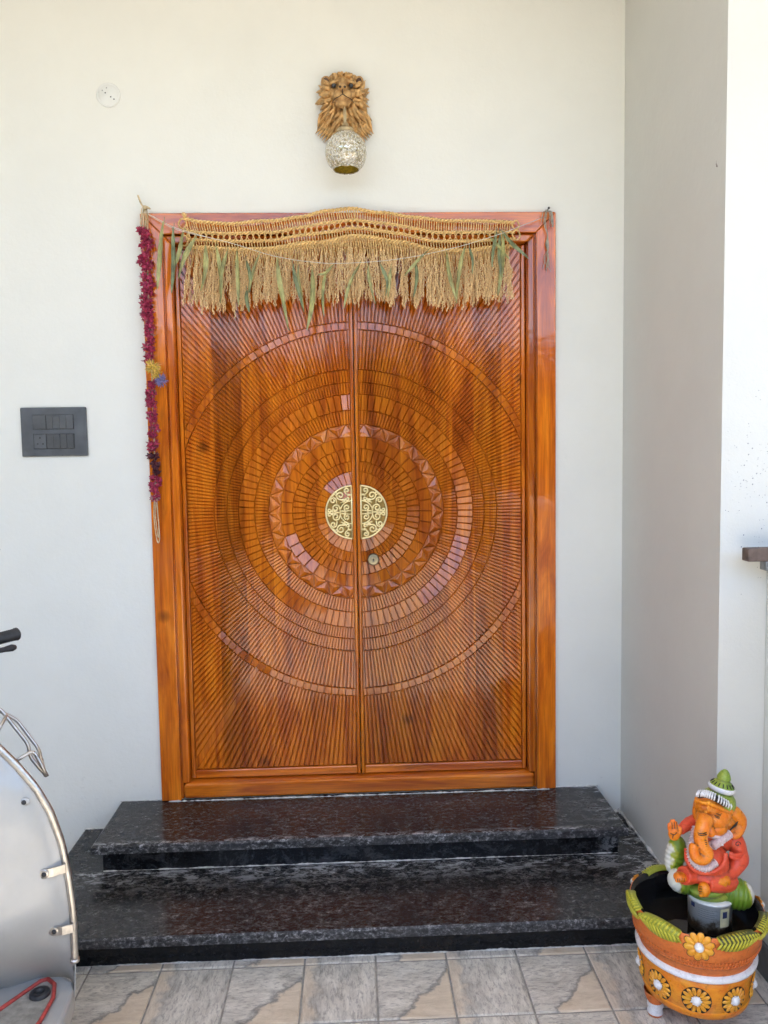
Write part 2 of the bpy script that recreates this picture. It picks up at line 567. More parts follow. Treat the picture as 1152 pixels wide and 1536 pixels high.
# granite steps
steps = empty('granite_steps', (0, 0, 0))
tag(steps, 'two polished black granite steps below the wooden double door', 'steps')
def slab(name, x0, x1, yf, yb, z0, z1, lip=.006):
    """tread with a chamfered front and side edges that are left rough"""
    mb = MB(); c = lip
    P = [(x0, yf), (x1, yf), (x1, yb), (x0, yb)]
    Q = [(x0 + c, yf + c), (x1 - c, yf + c), (x1 - c, yb), (x0 + c, yb)]
    vs = [(x, y, z0) for x, y in P] + [(x, y, z1 - c) for x, y in P] + [(x, y, z1) for x, y in Q]
    mb.add(vs, [(8, 9, 10, 11)], 0)
    mb.add(vs, [(0, 3, 2, 1)], 0)
    for q in (0, 4):
        mb.add(vs, [(q + i, q + (i + 1) % 4, q + 4 + (i + 1) % 4, q + 4 + i) for i in range(4)], 1)
    return mb.build(name, [M['granite'], M['granite_edge']], steps)
slab('tread', -.9142, .923, -.3436, -.0005, .176, ZT1)
slab('tread', -1.0565, XW - .0005, -.6939, -.0005, .071, ZT2)
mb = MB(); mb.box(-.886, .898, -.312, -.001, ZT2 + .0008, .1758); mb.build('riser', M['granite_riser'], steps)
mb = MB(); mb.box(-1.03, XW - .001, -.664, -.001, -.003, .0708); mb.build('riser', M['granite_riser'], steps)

# mortar left along the joints
def seam(pts, w, h, seed, parent, name='mortar_seam'):
    """an uneven bead of mortar along a polyline (x,y,z)"""
    rr = random.Random(seed)
    P = []
    for a, b in zip(pts, pts[1:]):
        a, b = Vector(a), Vector(b); n = max(2, int((b - a).length / .006))
        P += [a.lerp(b, i / n) for i in range(n)]
    P.append(Vector(pts[-1]))
    mb = MB()
    rad = [max(.0006, w * (.35 + .9 * noise.noise(Vector((i * .11, seed * 3.1, 0))) + .5 * noise.noise(Vector((i * .45, seed, 2))) + rr.uniform(0, .35))) for i in range(len(P))]
    mb.tube(P, rad, 6, flat=h)
    return mb.build(name, M['mortar'], parent, True)
seam([(-.73, -.018, ZT1), (.73, -.018, ZT1)], .0065, 1, 1, steps)
seam([(-.915, -.002, ZT1), (-.76, -.002, ZT1)], .006, 1, 2, steps)
seam([(.76, -.002, ZT1), (.925, -.002, ZT1)], .007, 1, 3, steps)
seam([(-.886, -.313, ZT2), (.898, -.313, ZT2)], .0042, 1, 4, steps)
seam([(-1.03, -.665, 0), (1.0, -.665, 0)], .004, 1, 5, steps)
seam([(XW, -.002, ZT2), (XW, -.69, ZT2)], .010, 1, 6, steps)
seam([(XW - .004, -.01, ZT2), (XW - .004, -.22, ZT2 + .004)], .012, 1, 7, steps)
seam([(-1.3, -.002, .0), (-1.06, -.002, .0), (-1.058, -.002, ZT2 * .9)], .008, 1, 8, steps)
seam([(-1.056, -.002, ZT2), (-.915, -.002, ZT2)], .006, 1, 9, steps)
seam([(.925, -.002, ZT2), (1.01, -.002, ZT2)], .012, 1, 10, steps)

# wooden bar lying across the parapet on a grey block
rail = empty('wooden_rail', (1.15, -.85, 1.18))
tag(rail, 'short brown weathered wooden bar on the parapet at the right edge', 'rail')
mb = MB(); mb.box(-.095, .45, -.018, .018, .022, .058)
M['oldwood'] = simple('weathered_wood', (.13, .088, .068), .7, 0, .35, 35, .4)
bevel(mb.build('bar', M['oldwood'], rail), .004)
mb = MB(); mb.box(-.045, .02, -.016, .016, -.004 + .0, .0215)
o = mb.build('bracket', simple('bracket_metal', (.22, .22, .22), .5, .4, .3, 60, .3), rail); bevel(o, .003)
# ================================================================ the door
SX, CZ = .0035, 1.293            # seam between the leaves, centre of the carving
PX0, PX1, PZ0, PZ1 = -.636, .637, .305, 2.274
BASE, = (.047,)                  # y of the panel that carries the carving

frame = empty('door_frame', (0, 0, ZT1))
tag(frame, 'varnished brown wooden door frame set in the cream wall', 'door frame')
def fpoly(name, poly, yf, yb, mat, bw=.003):
    mb = MB(); mb.prism([(x, z - ZT1) for x, z in poly], yf, yb)
    # prism winds with front first; make the front face look to -y
    o = mb.build(name, mat, frame)
    bm = bmesh.new(); bm.from_mesh(o.data); bmesh.ops.recalc_face_normals(bm, faces=bm.faces); bm.to_mesh(o.data); bm.free()
    bevel(o, bw, 3)
    return o
A0, A1, AT = -.757, .757, 2.391       # outside
B0, B1, BT = -.683, .684, 2.317       # inside of the outer board
C0, C1, CT = -.679, .680, 2.313       # inner moulding
D0, D1, DT = -.652, .653, 2.286
z = ZT1 + .001
fpoly('jamb', [(A0, z), (B0, z), (B0, BT), (A0, AT)], -.015, .06, M['woodJ'])
fpoly('jamb', [(B1, z), (A1, z), (A1, AT), (B1, BT)], -.015, .06, M['woodJ'])
fpoly('head', [(A0 + .0012, AT), (B0 + .0012, BT), (B1 - .0012, BT), (A1 - .0012, AT)], -.0148, .06, M['woodH'])
fpoly('moulding', [(C0, .270), (D0, .270), (D0, DT), (C0, CT)], -.007, .09, M['woodJ'], .006)
fpoly('moulding', [(D1, .270), (C1, .270), (C1, CT), (D1, DT)], -.007, .09, M['woodJ'], .006)
fpoly('moulding', [(C0 + .001, CT), (D0 + .001, DT), (D1 - .001, DT), (C1 - .001, CT)], -.0068, .09, M['woodH'], .006)
fpoly('groove_strip', [(B0 - .001, z), (C0 + .002, z), (C0 + .002, BT - .003), (B0 - .001, BT)], .004, .06, M['woodJ'], .0005)
fpoly('groove_strip', [(C1 - .002, z), (B1 + .001, z), (B1 + .001, BT), (C1 - .002, BT - .003)], .004, .06, M['woodJ'], .0005)
fpoly('threshold', [(C0 + .004, .2095), (C1 - .004, .2095), (C1 - .004, .2685), (C0 + .004, .2685)], -.012, .09, M['woodH'], .012)

# ---- the two leaves
def clip(poly, ax, val, keep_less):
    out = []
    for i in range(len(poly)):
        a, b = poly[i], poly[(i + 1) % len(poly)]
        ia = (a[ax] <= val) if keep_less else (a[ax] >= val)
        ib = (b[ax] <= val) if keep_less else (b[ax] >= val)
        if ia: out.append(a)
        if ia != ib:
            t = (val - a[ax]) / (b[ax] - a[ax])
            out.append((a[0] + (b[0] - a[0]) * t, a[1] + (b[1] - a[1]) * t))
    return out
def clean(poly):
    out = []
    for p in poly:
        if not out or (abs(p[0] - out[-1][0]) + abs(p[1] - out[-1][1])) > 2e-4: out.append(p)
    if len(out) > 2 and abs(out[0][0] - out[-1][0]) + abs(out[0][1] - out[-1][1]) < 2e-4: out.pop()
    return out
def area(p):
    return .5 * sum(p[i][0] * p[(i + 1) % len(p)][1] - p[(i + 1) % len(p)][0] * p[i][1] for i in range(len(p)))
def inset(poly, d):
    """convex polygon (counter-clockwise) offset inwards"""
    n = len(poly); lines = []
    for i in range(n):
        (ax, az), (bx, bz) = poly[i], poly[(i + 1) % n]
        ex, ez = bx - ax, bz - az; L = math.hypot(ex, ez)
        nx, nz = -ez / L, ex / L
        lines.append((ax + nx * d, az + nz * d, ex / L, ez / L))
    out = []
    for i in range(n):
        px, pz, dx, dz = lines[i - 1]; qx, qz, ex, ez = lines[i]
        den = dx * ez - dz * ex
        if abs(den) < 1e-6: out.append((qx, qz)); continue
        t = ((qx - px) * ez - (qz - pz) * ex) / den
        out.append((px + dx * t, pz + dz * t))
    if area(out) <= 1e-9: return None
    # a flipped corner means the piece is too small for this inset
    for i in range(n):
        (ax, az), (bx, bz) = out[i], out[(i + 1) % n]
        (cx, cz), (dx, dz) = poly[i], poly[(i + 1) % n]
        if (bx - ax) * (dx - cx) + (bz - az) * (dz - cz) <= 0: return None
    return out
def polar(a0, a1, r0, r1, nseg=1):
    """ring cell, angles counter-clockwise from +x"""
    o = [(SX + r1 * math.cos(a0 + (a1 - a0) * i / nseg), CZ + r1 * math.sin(a0 + (a1 - a0) * i / nseg)) for i in range(nseg + 1)]
    i_ = [(SX + r0 * math.cos(a1 - (a1 - a0) * i / nseg), CZ + r0 * math.sin(a1 - (a1 - a0) * i / nseg)) for i in range(nseg + 1)]
    return o + i_
def carve(mb, poly, h, ins, drop, tilt=(0, 0), root=(0, 0, 0), pt=None):
    """adds one raised piece: walls, chamfer and top; tilt = height slope along x and z; pt = peak height for a pyramid"""
    poly = clean(poly)
    if len(poly) < 3: return False
    if area(poly) < 0: poly = poly[::-1]
    if area(poly) < 6e-6: return False
    n = len(poly)
    cx = sum(p[0] for p in poly) / n; cz = sum(p[1] for p in poly) / n
    def y(p, hh): return BASE - hh - tilt[0] * (p[0] - cx) - tilt[1] * (p[1] - cz) - root[1]
    def P(p, yy): return (p[0] - root[0], yy, p[1] - root[2])
    lo = [P(p, BASE + .002 - root[1]) for p in poly]
    if pt is not None:
        ed = [P(p, BASE - h - root[1]) for p in poly]
        b = lo + ed + [P((cx, cz), BASE - pt - root[1])]
        fs = [(i, (i + 1) % n, (i + 1) % n + n, i + n) for i in range(n)] + [(i + n, (i + 1) % n + n, 2 * n) for i in range(n)]
        mb.add(b, [f for f in fs]); return True
    top = None; d = ins
    for k in range(4):
        top = inset(poly, d)
        if top: break
        d *= .5
    if not top: return False
    md = [P(p, y(p, h - drop)) for p in poly]
    tp = [P(p, y(p, h)) for p in top]
    fs = [(i, (i + 1) % n, (i + 1) % n + n, i + n) for i in range(n)]
    fs += [(i + n, (i + 1) % n + n, (i + 1) % n + 2 * n, i + 2 * n) for i in range(n)]
    fs.append(tuple(range(2 * n, 3 * n)))
    mb.add(lo + md + tp, fs)
    return True

rd = random.Random(21)
for side_ in (-1, 1):
    which = 'left' if side_ < 0 else 'right'
    root = (SX + side_ * .648, .066, .272)
    leaf = empty('door_leaf', root)
    tag(leaf, ('glossy carved wooden door leaf with brass half disc on its right edge, no lock' if side_ < 0 else
               'glossy carved wooden door leaf with the round key lock below its brass half disc'), 'door', 'carved leaves of the double door')
    def bx(name, x0, x1, y0, y1, z0, z1, mat=M['woodZ'], bw=.002):
        mb = MB(); mb.box(min(x0, x1) - root[0], max(x0, x1) - root[0], y0 - root[1], y1 - root[1], z0 - root[2], z1 - root[2])
        o = mb.build(name, mat, leaf); bevel(o, bw, 2); return o
    e_in = SX + side_ * .0016
    e_st = SX + side_ * .0145
    e_pan = PX0 if side_ < 0 else PX1
    e_out = D0 + .0015 if side_ < 0 else D1 - .0015
    bx('panel', e_in, e_out, BASE, .086, .2715, DT - .0015)
    bx('meeting_stile', e_in, e_st, .027, BASE - .0002, .2717, DT - .0018, bw=.005)
    bx('edge_stile', e_pan, e_out - side_ * .0006, .029, BASE - .0002, .2719, DT - .002, bw=.003)
    bx('bottom_rail', e_st + side_ * .0006, e_pan - side_ * .0006, .031, BASE - .0003, .2721, PZ0 - .001, M['woodH'], .004)
    bx('top_rail', e_st + side_ * .0006, e_pan - side_ * .0006, .031, BASE - .0003, PZ1 + .001, DT - .002, M['woodH'], .003)
    xin, xout = e_st + side_ * .0012, e_pan - side_ * .0012
    x_lo, x_hi = min(xin, xout), max(xin, xout)
    z_lo, z_hi = PZ0 + .001, PZ1 - .001
    def clipped(poly):
        poly = clip(poly, 0, x_lo, False)
        if len(poly) > 2: poly = clip(poly, 0, x_hi, True)
        if len(poly) > 2: poly = clip(poly, 1, z_lo, False)
        if len(poly) > 2: poly = clip(poly, 1, z_hi, True)
        return poly
    def ring(name, n, r0, r1, h, ins, drop, gap=.0012, tilt_r=0., tilt_a=0., nseg=1, joined=False, phase=0., jit=0., wide=False, sky=None):
        big = MB() if joined else None
        for k in range(n):
            a0 = 2 * PI * (k + phase) / n; a1 = 2 * PI * (k + 1 + phase) / n; am = (a0 + a1) / 2
            if side_ * math.cos(am) < -.14 and r0 > .09: continue
            rm = (r0 + r1) / 2
            g0 = gap / 2 / rm
            rr1 = r1 if not wide else 1.6
            poly = clipped(polar(a0 + g0, a1 - g0, r0, rr1, nseg))
            if len(poly) < 3: continue
            tr = tilt_r + rd.uniform(-jit, jit); ta = tilt_a + rd.uniform(-jit, jit)
            tl = (tr * math.cos(am) - ta * math.sin(am), tr * math.sin(am) + ta * math.cos(am))
            if sky:
                for (s0, s1, up_, sx_) in sky:
                    deg = math.degrees(am) % 360
                    if s0 <= deg <= s1:
                        tl = (tl[0] * .3 + sx_, tl[1] * .3 - up_)
            if joined:
                carve(big, poly, h, ins, drop, tl, root)
            else:
                mb = MB()
                if carve(mb, poly, h, ins, drop, tl, root):
                    mb.build(name, M['woodZ'], leaf)
        if joined:
            big.build(name, M['woodZ'], leaf)['kind'] = 'stuff'
    ring('wedge', 40, .060, .1545, .0125, .0012, .0012, tilt_r=-.06, jit=.012, sky=[(92, 142, .16, .02)])
    ring('key_block', 80, .1555, .1915, .0095, .0014, .0020, .0014, tilt_r=.02, jit=.02)
    ring('bar', 64, .1925, .2425, .0125, .0020, .0040, .0016, tilt_a=.03, jit=.008)
    ring('square', 40, .2435, .2875, .0125, .0018, .0020, .0026, tilt_r=.02, jit=.015, sky=[(197, 235, .24, .05)])
    # band of small three-sided pyramids
    for k in range(30):
        for inv in (0, 1):
            a = 2 * PI * (k + .5 * inv) / 30; da = 2 * PI / 60
            if inv == 0: tri = [(.2885, a - da * .93), (.2885, a + da * .93), (.3315, a)]
            else: tri = [(.3325, a - da * .93), (.3325, a + da * .93), (.2895, a)]
            if side_ * math.cos(a) < -.14: continue
            poly = [(SX + r * math.cos(b), CZ + r * math.sin(b)) for r, b in tri]
            full = abs(math.cos(a)) * .31 > .05
            poly = clipped(poly)
            if len(poly) < 3: continue
            mb = MB()
            if carve(mb, poly, .0085, 0, 0, (0, 0), root, pt=.0165 if full else .0135): bevel(mb.build('pyramid', M['woodZ'], leaf), .0009, 1, 8)
    ring('fine_slats', 200, .3335, .3855, .0105, .0018, .0036, .0010, joined=True, tilt_r=-.03, jit=.01)
    ring('block', 104, .3865, .4455, .0125, .0020, .0036, .0016, tilt_a=.06, tilt_r=.02, jit=.012, sky=[(306, 346, .24, -.05), (91, 97, .14, 0)])
    ring('fine_slats', 288, .4465, .4890, .0100, .0018, .0036, .0010, joined=True, jit=.01)
    ring('fine_slats', 288, .4908, .5360, .0112, .0018, .0036, .0010, joined=True, tilt_r=.02, jit=.01)
    ring('slat', 290, .5385, .6840, .0105, .0026, .0046, .0016, jit=.008)
    ring('tile', 160, .6855, .7125, .0130, .0016, .0022, .0022, tilt_r=0., jit=.012, sky=[(76, 108, .10, 0), (220, 240, .26, .05)])
    ring('corner_slat', 340, .7140, .9, .0108, .0028, .0050, .0016, wide=True, jit=.008)

    # brass half disc
    M['brass'] = M.get('brass') or simple('satin_brass', (.92, .76, .40), .34, .75, .06, 60, .02)
    M['brass_dark'] = M.get('brass_dark') or simple('dark_brass', (.30, .19, .055), .45, .8, .2, 60, .05)  # darker brass tone for the plate behind the scrolls
    hx = e_st + side_ * .0015
    hp = empty('tmp_root'); bpy.data.objects.remove(hp)
    mb = MB(); RR = .1005; n = 40; yp = .027
    def half(r, y, inner=0.0):
        return [(hx + side_ * (inner + (r) * math.sin(PI * i / n)) - root[0], y - root[1], CZ + r * math.cos(PI * i / n) - root[2]) for i in range(n + 1)]
    back = half(RR - .002, .0315); b2 = half(RR - .002, .0345)
    mb.add(back + b2, [tuple(range(n + 1)), tuple(range(2 * n + 1, n, -1))] + [(i, i + n + 1, i + n + 2, i + 1) for i in range(n)])
    plate = mb.build('handle_plate', M['brass_dark'], leaf)
    bm = bmesh.new(); bm.from_mesh(plate.data); bmesh.ops.recalc_face_normals(bm, faces=bm.faces); bm.to_mesh(plate.data); bm.free()
    mb = MB()
    def W(u, w, y=.0275): return (hx + side_ * u - root[0], y - root[1], CZ + w - root[2])
    def strip(pts, wd):
        mb.tube([W(u, w) for u, w in pts], wd, 6, flat=1.15, up=(0, 1, 0))
    strip([(RR * math.sin(PI * i / n) - .001, RR * math.cos(PI * i / n)) for i in range(n + 1)], .0034)
    strip([(.0015, RR), (.0015, 0), (.0015, -RR)], .0034)
    strip([(.002 + .044 * math.sin(PI * i / 20), .044 * math.cos(PI * i / 20)) for i in range(21)], .0027)
    def spiral(cu, cw, r0, a0, turns, dirn, tail=None):
        pts = []
        if tail: pts.append(tail)
        for i in range(25):
            t = i / 24; rr = r0 * (1 - .78 * t); an = a0 + dirn * turns * 2 * PI * t
            pts.append((cu + rr * math.cos(an), cw + rr * math.sin(an)))
        strip(pts, .0032)
    for s in (1, -1):
        spiral(.020, s * .018, .0125, -s * PI / 2, 1.25, s, (.044, s * .004))
        spiral(.062, s * .016, .0150, s * PI, 1.3, -s, (.045, s * .010))
        spiral(.086, s * .009, .0085, s * PI * .9, 1.1, s, (.072, s * .000))
        spiral(.044, s * .064, .0165, -s * PI * .6, 1.35, s, (.030, s * .040))
        spiral(.072, s * .045, .0120, s * PI * .9, 1.2, -s, (.058, s * .033))
        spiral(.019, s * .083, .0100, -s * PI * .2, 1.1, s, (.016, s * .064))
        spiral(.017, s * .052, .0085, s * PI * .2, 1.1, -s, (.030, s * .036))
        spiral(.061, s * .069, .0075, 0, 1.0, s, (.074, s * .060))
        spiral(.034, s * .046, .0060, -s * PI * .5, 1.0, -s, (.044, s * .036))
        strip([(.002, s * .066), (.014, s * .067), (.016, s * .060)], .0042)
        strip([(.046, 0.0), (.060, s * .002), (.078, s * .004), (.098, s * .002)], .0023)
        strip([(.004, s * .007), (.022, s * .006), (.030, 0)], .0028)
    mb.build('scrollwork', M['brass'], plate, True)
    if side_ > 0:
        lk = MB(); n = 28
        lx, lz = .0645, 1.1105
        prof = [(.0, .0145), (.006, .0145), (.0085, .0155), (.0105, .0145), (.013, .0155), (.0155, .0142), (.018, .0150), (.0205, .0135), (.0225, .010), (.0225, .0)]
        lk.lathe(prof[::-1], n)
        lk.xform(Matrix.Translation((lx - root[0], .0355 - root[1], lz - root[2])) @ Matrix.Rotation(PI / 2, 4, 'X'))
        lock = lk.build('lock', simple('dull_nickel', (.32, .28, .19), .35, 1., .15, 90), leaf, True)
        kb = MB()
        kb.lathe([(.0, .0), (.0026, .0)], 10, (lx - root[0], 0, 0))
        kb.v = [(x, .0205 - root[1], lz + .002 - root[2] + (y)) for x, y, z in kb.v]
        kb.box(lx - .0011 - root[0], lx + .0011 - root[0], .0202 - root[1], .0206 - root[1], lz - .006 - root[2], lz + .002 - root[2])
        kb.build('keyhole', simple('keyhole_black', (.01, .01, .01), .8), lock)
# ================================================================ hangings on the door
M['straw'] = simple('golden_straw', (.80, .51, .19), .55, 0, .25, 160, .2)
M['rice'] = simple('rice_grain', (.88, .53, .24), .5, 0, .3, 220, .2)
M['thread'] = simple('white_thread', (.70, .64, .52), .8, 0, .1, 60)
M['dryleaf'] = simple('dried_green_leaf', (.36, .34, .13), .6, 0, .35, 22, .2)
M['darkleaf'] = simple('dark_dried_leaf', (.22, .25, .12), .6, 0, .35, 22, .2)
M['reedy'] = simple('pale_reed', (.62, .48, .28), .6, 0, .25, 70, .2)
rh = random.Random(5)

TOP = [(-.60, 2.362), (-.534, 2.352), (-.416, 2.345), (-.298, 2.353), (-.179, 2.369), (-.083, 2.387), (.012, 2.397), (.108, 2.383), (.227, 2.364), (.372, 2.353), (.517, 2.348), (.604, 2.347)]
BOT = [(-.60, 2.262), (-.56, 2.262), (-.42, 2.254), (-.30, 2.257), (-.133, 2.276), (.011, 2.299), (.178, 2.279), (.322, 2.246), (.42, 2.246), (.516, 2.258), (.604, 2.260)]
FR = [(-.60, 2.05), (-.58, 2.044), (-.473, 2.025), (-.354, 2.035), (-.234, 2.058), (-.138, 2.057), (-.018, 2.056), (.127, 2.055), (.199, 2.043), (.369, 2.029), (.515, 2.052), (.60, 2.06)]
def bandpt(x, f, y=-.040):
    a = interp(TOP, x); b = interp(BOT, x)
    return Vector((x, y + .006 * math.sin(x * 23 + f * 3), a + (b - a) * f))
HR = Vector((0, -.04, 2.30))
hang = empty('door_hanging', HR)
tag(hang, 'golden woven straw hanging with a rice ear fringe over the door top', 'door hanging')
def cord(f, r_, name):
    """two strands twisted together"""
    o = None
    mb = MB()
    for ph in (0, PI):
        pts = []
        n = 420
        for i in range(n + 1):
            x = -.592 + 1.192 * i / n
            p = bandpt(x, f); an = i * .62 + ph
            pts.append(p + Vector((0, math.sin(an) * r_ * .9, math.cos(an) * r_ * .9)) - HR)
        mb.tube(pts, r_ * .95, 5)
    return mb.build(name, M['straw'], hang, True)
for f, r_ in ((0, .0040), (.40, .0038), (.70, .0038), (1.0, .0048)): cord(f, r_, 'braided_cord')
mb = MB()
def strand(m, xa, fa, xb, fb, r_=.0022, bul=.003):
    a = bandpt(xa, fa) - HR; b = bandpt(xb, fb) - HR
    mid = (a + b) / 2 + Vector((rh.uniform(-.001, .001), -bul + rh.uniform(-.002, .002), 0))
    m.tube([a, mid, b], [r_ * rh.uniform(.8, 1.15)] * 3, 5, flat=.8)
n = 132
for i in range(n):
    x = -.588 + 1.18 * i / n + rh.uniform(-.001, .001)
    sl = .007 * (1 if x < .012 else -.3)
    strand(mb, x, 0, x + sl, .40, .0027)
mb.build('upper_loops', M['straw'], hang, True)['kind'] = 'stuff'
mb = MB()
for i in range(56):
    x = -.585 + 1.17 * i / 56
    strand(mb, x, .40, x + .012, .70, .0026); strand(mb, x + .012, .40, x, .70, .0026)
mb.build('crossed_loops', M['straw'], hang, True)['kind'] = 'stuff'
mb = MB()
for i in range(118):
    x = -.586 + 1.175 * i / 118 + rh.uniform(-.001, .001)
    strand(mb, x, .70, x + .003, 1.0, .0024)
mb.build('lower_loops', M['straw'], hang, True)['kind'] = 'stuff'
# knots and loops at both ends
mb = MB()
for (cx, cz, r0) in ((-.600, 2.345, .014), (-.590, 2.315, .010), (-.596, 2.285, .014), (.602, 2.335, .013), (.604, 2.300, .014)):
    mb.tube([(cx + r0 * math.cos(a) - HR.x, -.042 + .004 * math.sin(3 * a) - HR.y, cz + 1.2 * r0 * math.sin(a) - HR.z) for a in [2 * PI * k / 14 for k in range(15)]], .0033, 5)
for k in range(9):
    a = PI / 2 + rh.uniform(-1.1, 1.1)
    mb.tube([(-.590 - HR.x, -.045 - HR.y, 2.362 - HR.z), (-.590 + .016 * math.cos(a) - HR.x, -.048 + rh.uniform(-.01, .004) - HR.y, 2.362 + .018 * math.sin(a) - HR.z)], [.003, .0018], 5)
mb.build('end_knot', M['straw'], hang, True)['kind'] = 'stuff'

# rice ears
def grain(m, p, d, L=.0072, w=.0017):
    d = d.normalized(); a = d.orthogonal().normalized(); b = d.cross(a)
    q = [p, p + d * L * .5 + a * w, p + d * L * .5 + b * w, p + d * L * .5 - a * w, p + d * L * .5 - b * w, p + d * L]
    m.add(q, [(0, 2, 1), (0, 3, 2), (0, 4, 3), (0, 1, 4), (5, 1, 2), (5, 2, 3), (5, 3, 4), (5, 4, 1)])
def ear(seed):
    """one ear, top at the origin, one metre of drop = unit length"""
    r = random.Random(seed); m = MB()
    L = .205
    bend = r.uniform(-.012, .012)
    def ax(t): return Vector((bend * math.sin(t * 2.6), -.012 * math.sin(t * PI * .8), -L * t))
    m.tube([ax(t / 8) for t in range(9)], [.0013 * (1 - .08 * t) for t in range(9)], 4)
    for k in range(8):
        t0 = .18 + .09 * k + r.uniform(-.02, .02)
        p = ax(min(t0, .98)); an = r.uniform(0, 2 * PI)
        out = Vector((math.cos(an), math.sin(an) * .7, 0)) * r.uniform(.005, .012)
        ln = r.uniform(.055, .08) * (1 if t0 < .7 else .6)
        pts = [p + out * min(1, s * 2.2) + Vector((r.uniform(-.0015, .0015), r.uniform(-.0015, .0015), -ln * s)) for s in (0, .2, .4, .6, .8, 1)]
        m.tube(pts, .0006, 3, cap=False)
        for s in range(9):
            q = pts[min(5, s // 2)].lerp(pts[min(5, s // 2 + 1)], (s % 2) * .5)
            d = Vector((r.uniform(-.5, .5), r.uniform(-.5, .5), -1))
            grain(m, q, d, r.uniform(.009, .012), r.uniform(.0023, .0032))
    return m.mesh('rice_ear', M['rice'], False)
ears = [ear(100 + k) for k in range(9)]
N = 172
for i in range(N):
    x = -.572 + 1.15 * (i + rh.uniform(-.25, .25)) / (N - 1)
    top = bandpt(x, 1.0)
    want = interp(FR, x) + rh.gauss(0, .012)
    want = max(want, 2.0)
    ln = top.z - want
    lean = (-.020 if x < .02 else -.006) * 1.0
    o = obj_of('rice_ear', rh.choice(ears), hang, top + Vector((0, rh.uniform(-.014, .018), .002)) - HR, (rh.uniform(-.05, .03), lean / .2 * .6 + rh.gauss(0, .045), rh.uniform(0, 2 * PI)), (rh.uniform(.85, 1.2), rh.uniform(.85, 1.2), ln / .215))
    # leaning is done about the world y axis, so undo the spin first
    o.rotation_mode = 'XYZ'
    o.rotation_euler = Euler((rh.uniform(-.04, .03), rh.gauss(-lean / .2 * .5, .045), 0)); o.rotation_euler.z = 0
    o.scale.x *= rh.choice((-1, 1))
mb = MB()                         # slanting stalks where the ears leave the braid
for i in range(190):
    x = -.585 + 1.17 * i / 190; p = bandpt(x, 1.0) - HR
    sl = -.014 if x < .06 else -.008
    mb.tube([p + Vector((0, -.002, 0)), p + Vector((sl * .5, -.007, -.022)), p + Vector((sl, -.006 + rh.uniform(-.004, .004), -.055 - rh.uniform(0, .03)))], [.0021, .0019, .0010], 4)
mb.build('ear_stalks', M['straw'], hang, True)['kind'] = 'stuff'

# ---- thread with dried leaves
LR = Vector((0, -.06, 2.2))
leafs = empty('leaf_string', LR)
tag(leafs, 'white thread hung with dried green leaves in front of the straw hanging', 'leaf string')
STR = [(-.737, -.020, 2.394), (-.702, -.045, 2.369), (-.618, -.075, 2.321), (-.53, -.082, 2.293), (-.414, -.085, 2.262), (-.275, -.086, 2.219), (-.134, -.086, 2.196), (-.015, -.086, 2.192), (.175, -.086, 2.206), (.367, -.085, 2.243), (.535, -.080, 2.292), (.603, -.065, 2.320), (.709, -.020, 2.369)]
mb = MB()
sp = spline(STR, 6)
mb.tube([p - LR for p in sp], .0011, 5)
mb.tube([p - LR + Vector((0, .004, -.004 * math.sin(min(1, k / 20) * PI))) for k, p in enumerate(sp[:20])], .0010, 5)
mb.build('thread', M['thread'], leafs, True)
def leaf_mesh(base, tip, w, curl, mat, bendv=0., mid=None):
    b, t_ = Vector(base) - LR, Vector(tip) - LR
    L = (t_ - b).length; d = (t_ - b).normalized()
    s = d.cross(Vector((0, 1, 0))).normalized(); f = Vector((0, -1, 0))
    if mid: mm = Vector(mid) - LR
    mb = MB(); n = 11; cols = 5
    for i in range(n):
        u = i / (n - 1)
        ww = w * .9 * (math.sin(PI * min(1, u * .94 + .03)) ** .75) * (1 - .35 * u) + .0006
        p = b.lerp(t_, u) if not mid else (b * (1 - u) ** 2 + mm * 2 * u * (1 - u) + t_ * u * u)
        p = p + f * (.010 * math.sin(u * PI) + .004 * math.sin(u * 7 + curl * 5)) + s * (bendv * math.sin(u * PI))
        tw = curl * .9 * math.sin(u * 3.2 + curl)
        S = s * math.cos(tw) + f * math.sin(tw)
        Fv = f * math.cos(tw) - s * math.sin(tw)
        for j in range(cols):
            v = (j - 2) / 2
            fold = .55 + .35 * math.sin(u * 4 + curl * 3)
            mb.v.append(tuple(p + S * (ww * v * (1 - .25 * fold)) + Fv * (abs(v) * ww * fold) + Fv * (.0012 * math.sin(u * 31 + v * 5))))
    for i in range(n - 1):
        for j in range(cols - 1):
            a = i * cols + j
            mb.f.append((a, a + 1, a + cols + 1, a + cols)); mb.m.append(0)
    # the stalk up to the thread
    mb.tube([b - d * .014 + Vector((0, .004, .004)), b, b.lerp(t_, .15) + f * .004], [.0009, .0012, .0008], 4)
    return mb.build('leaf', mat, leafs, True)
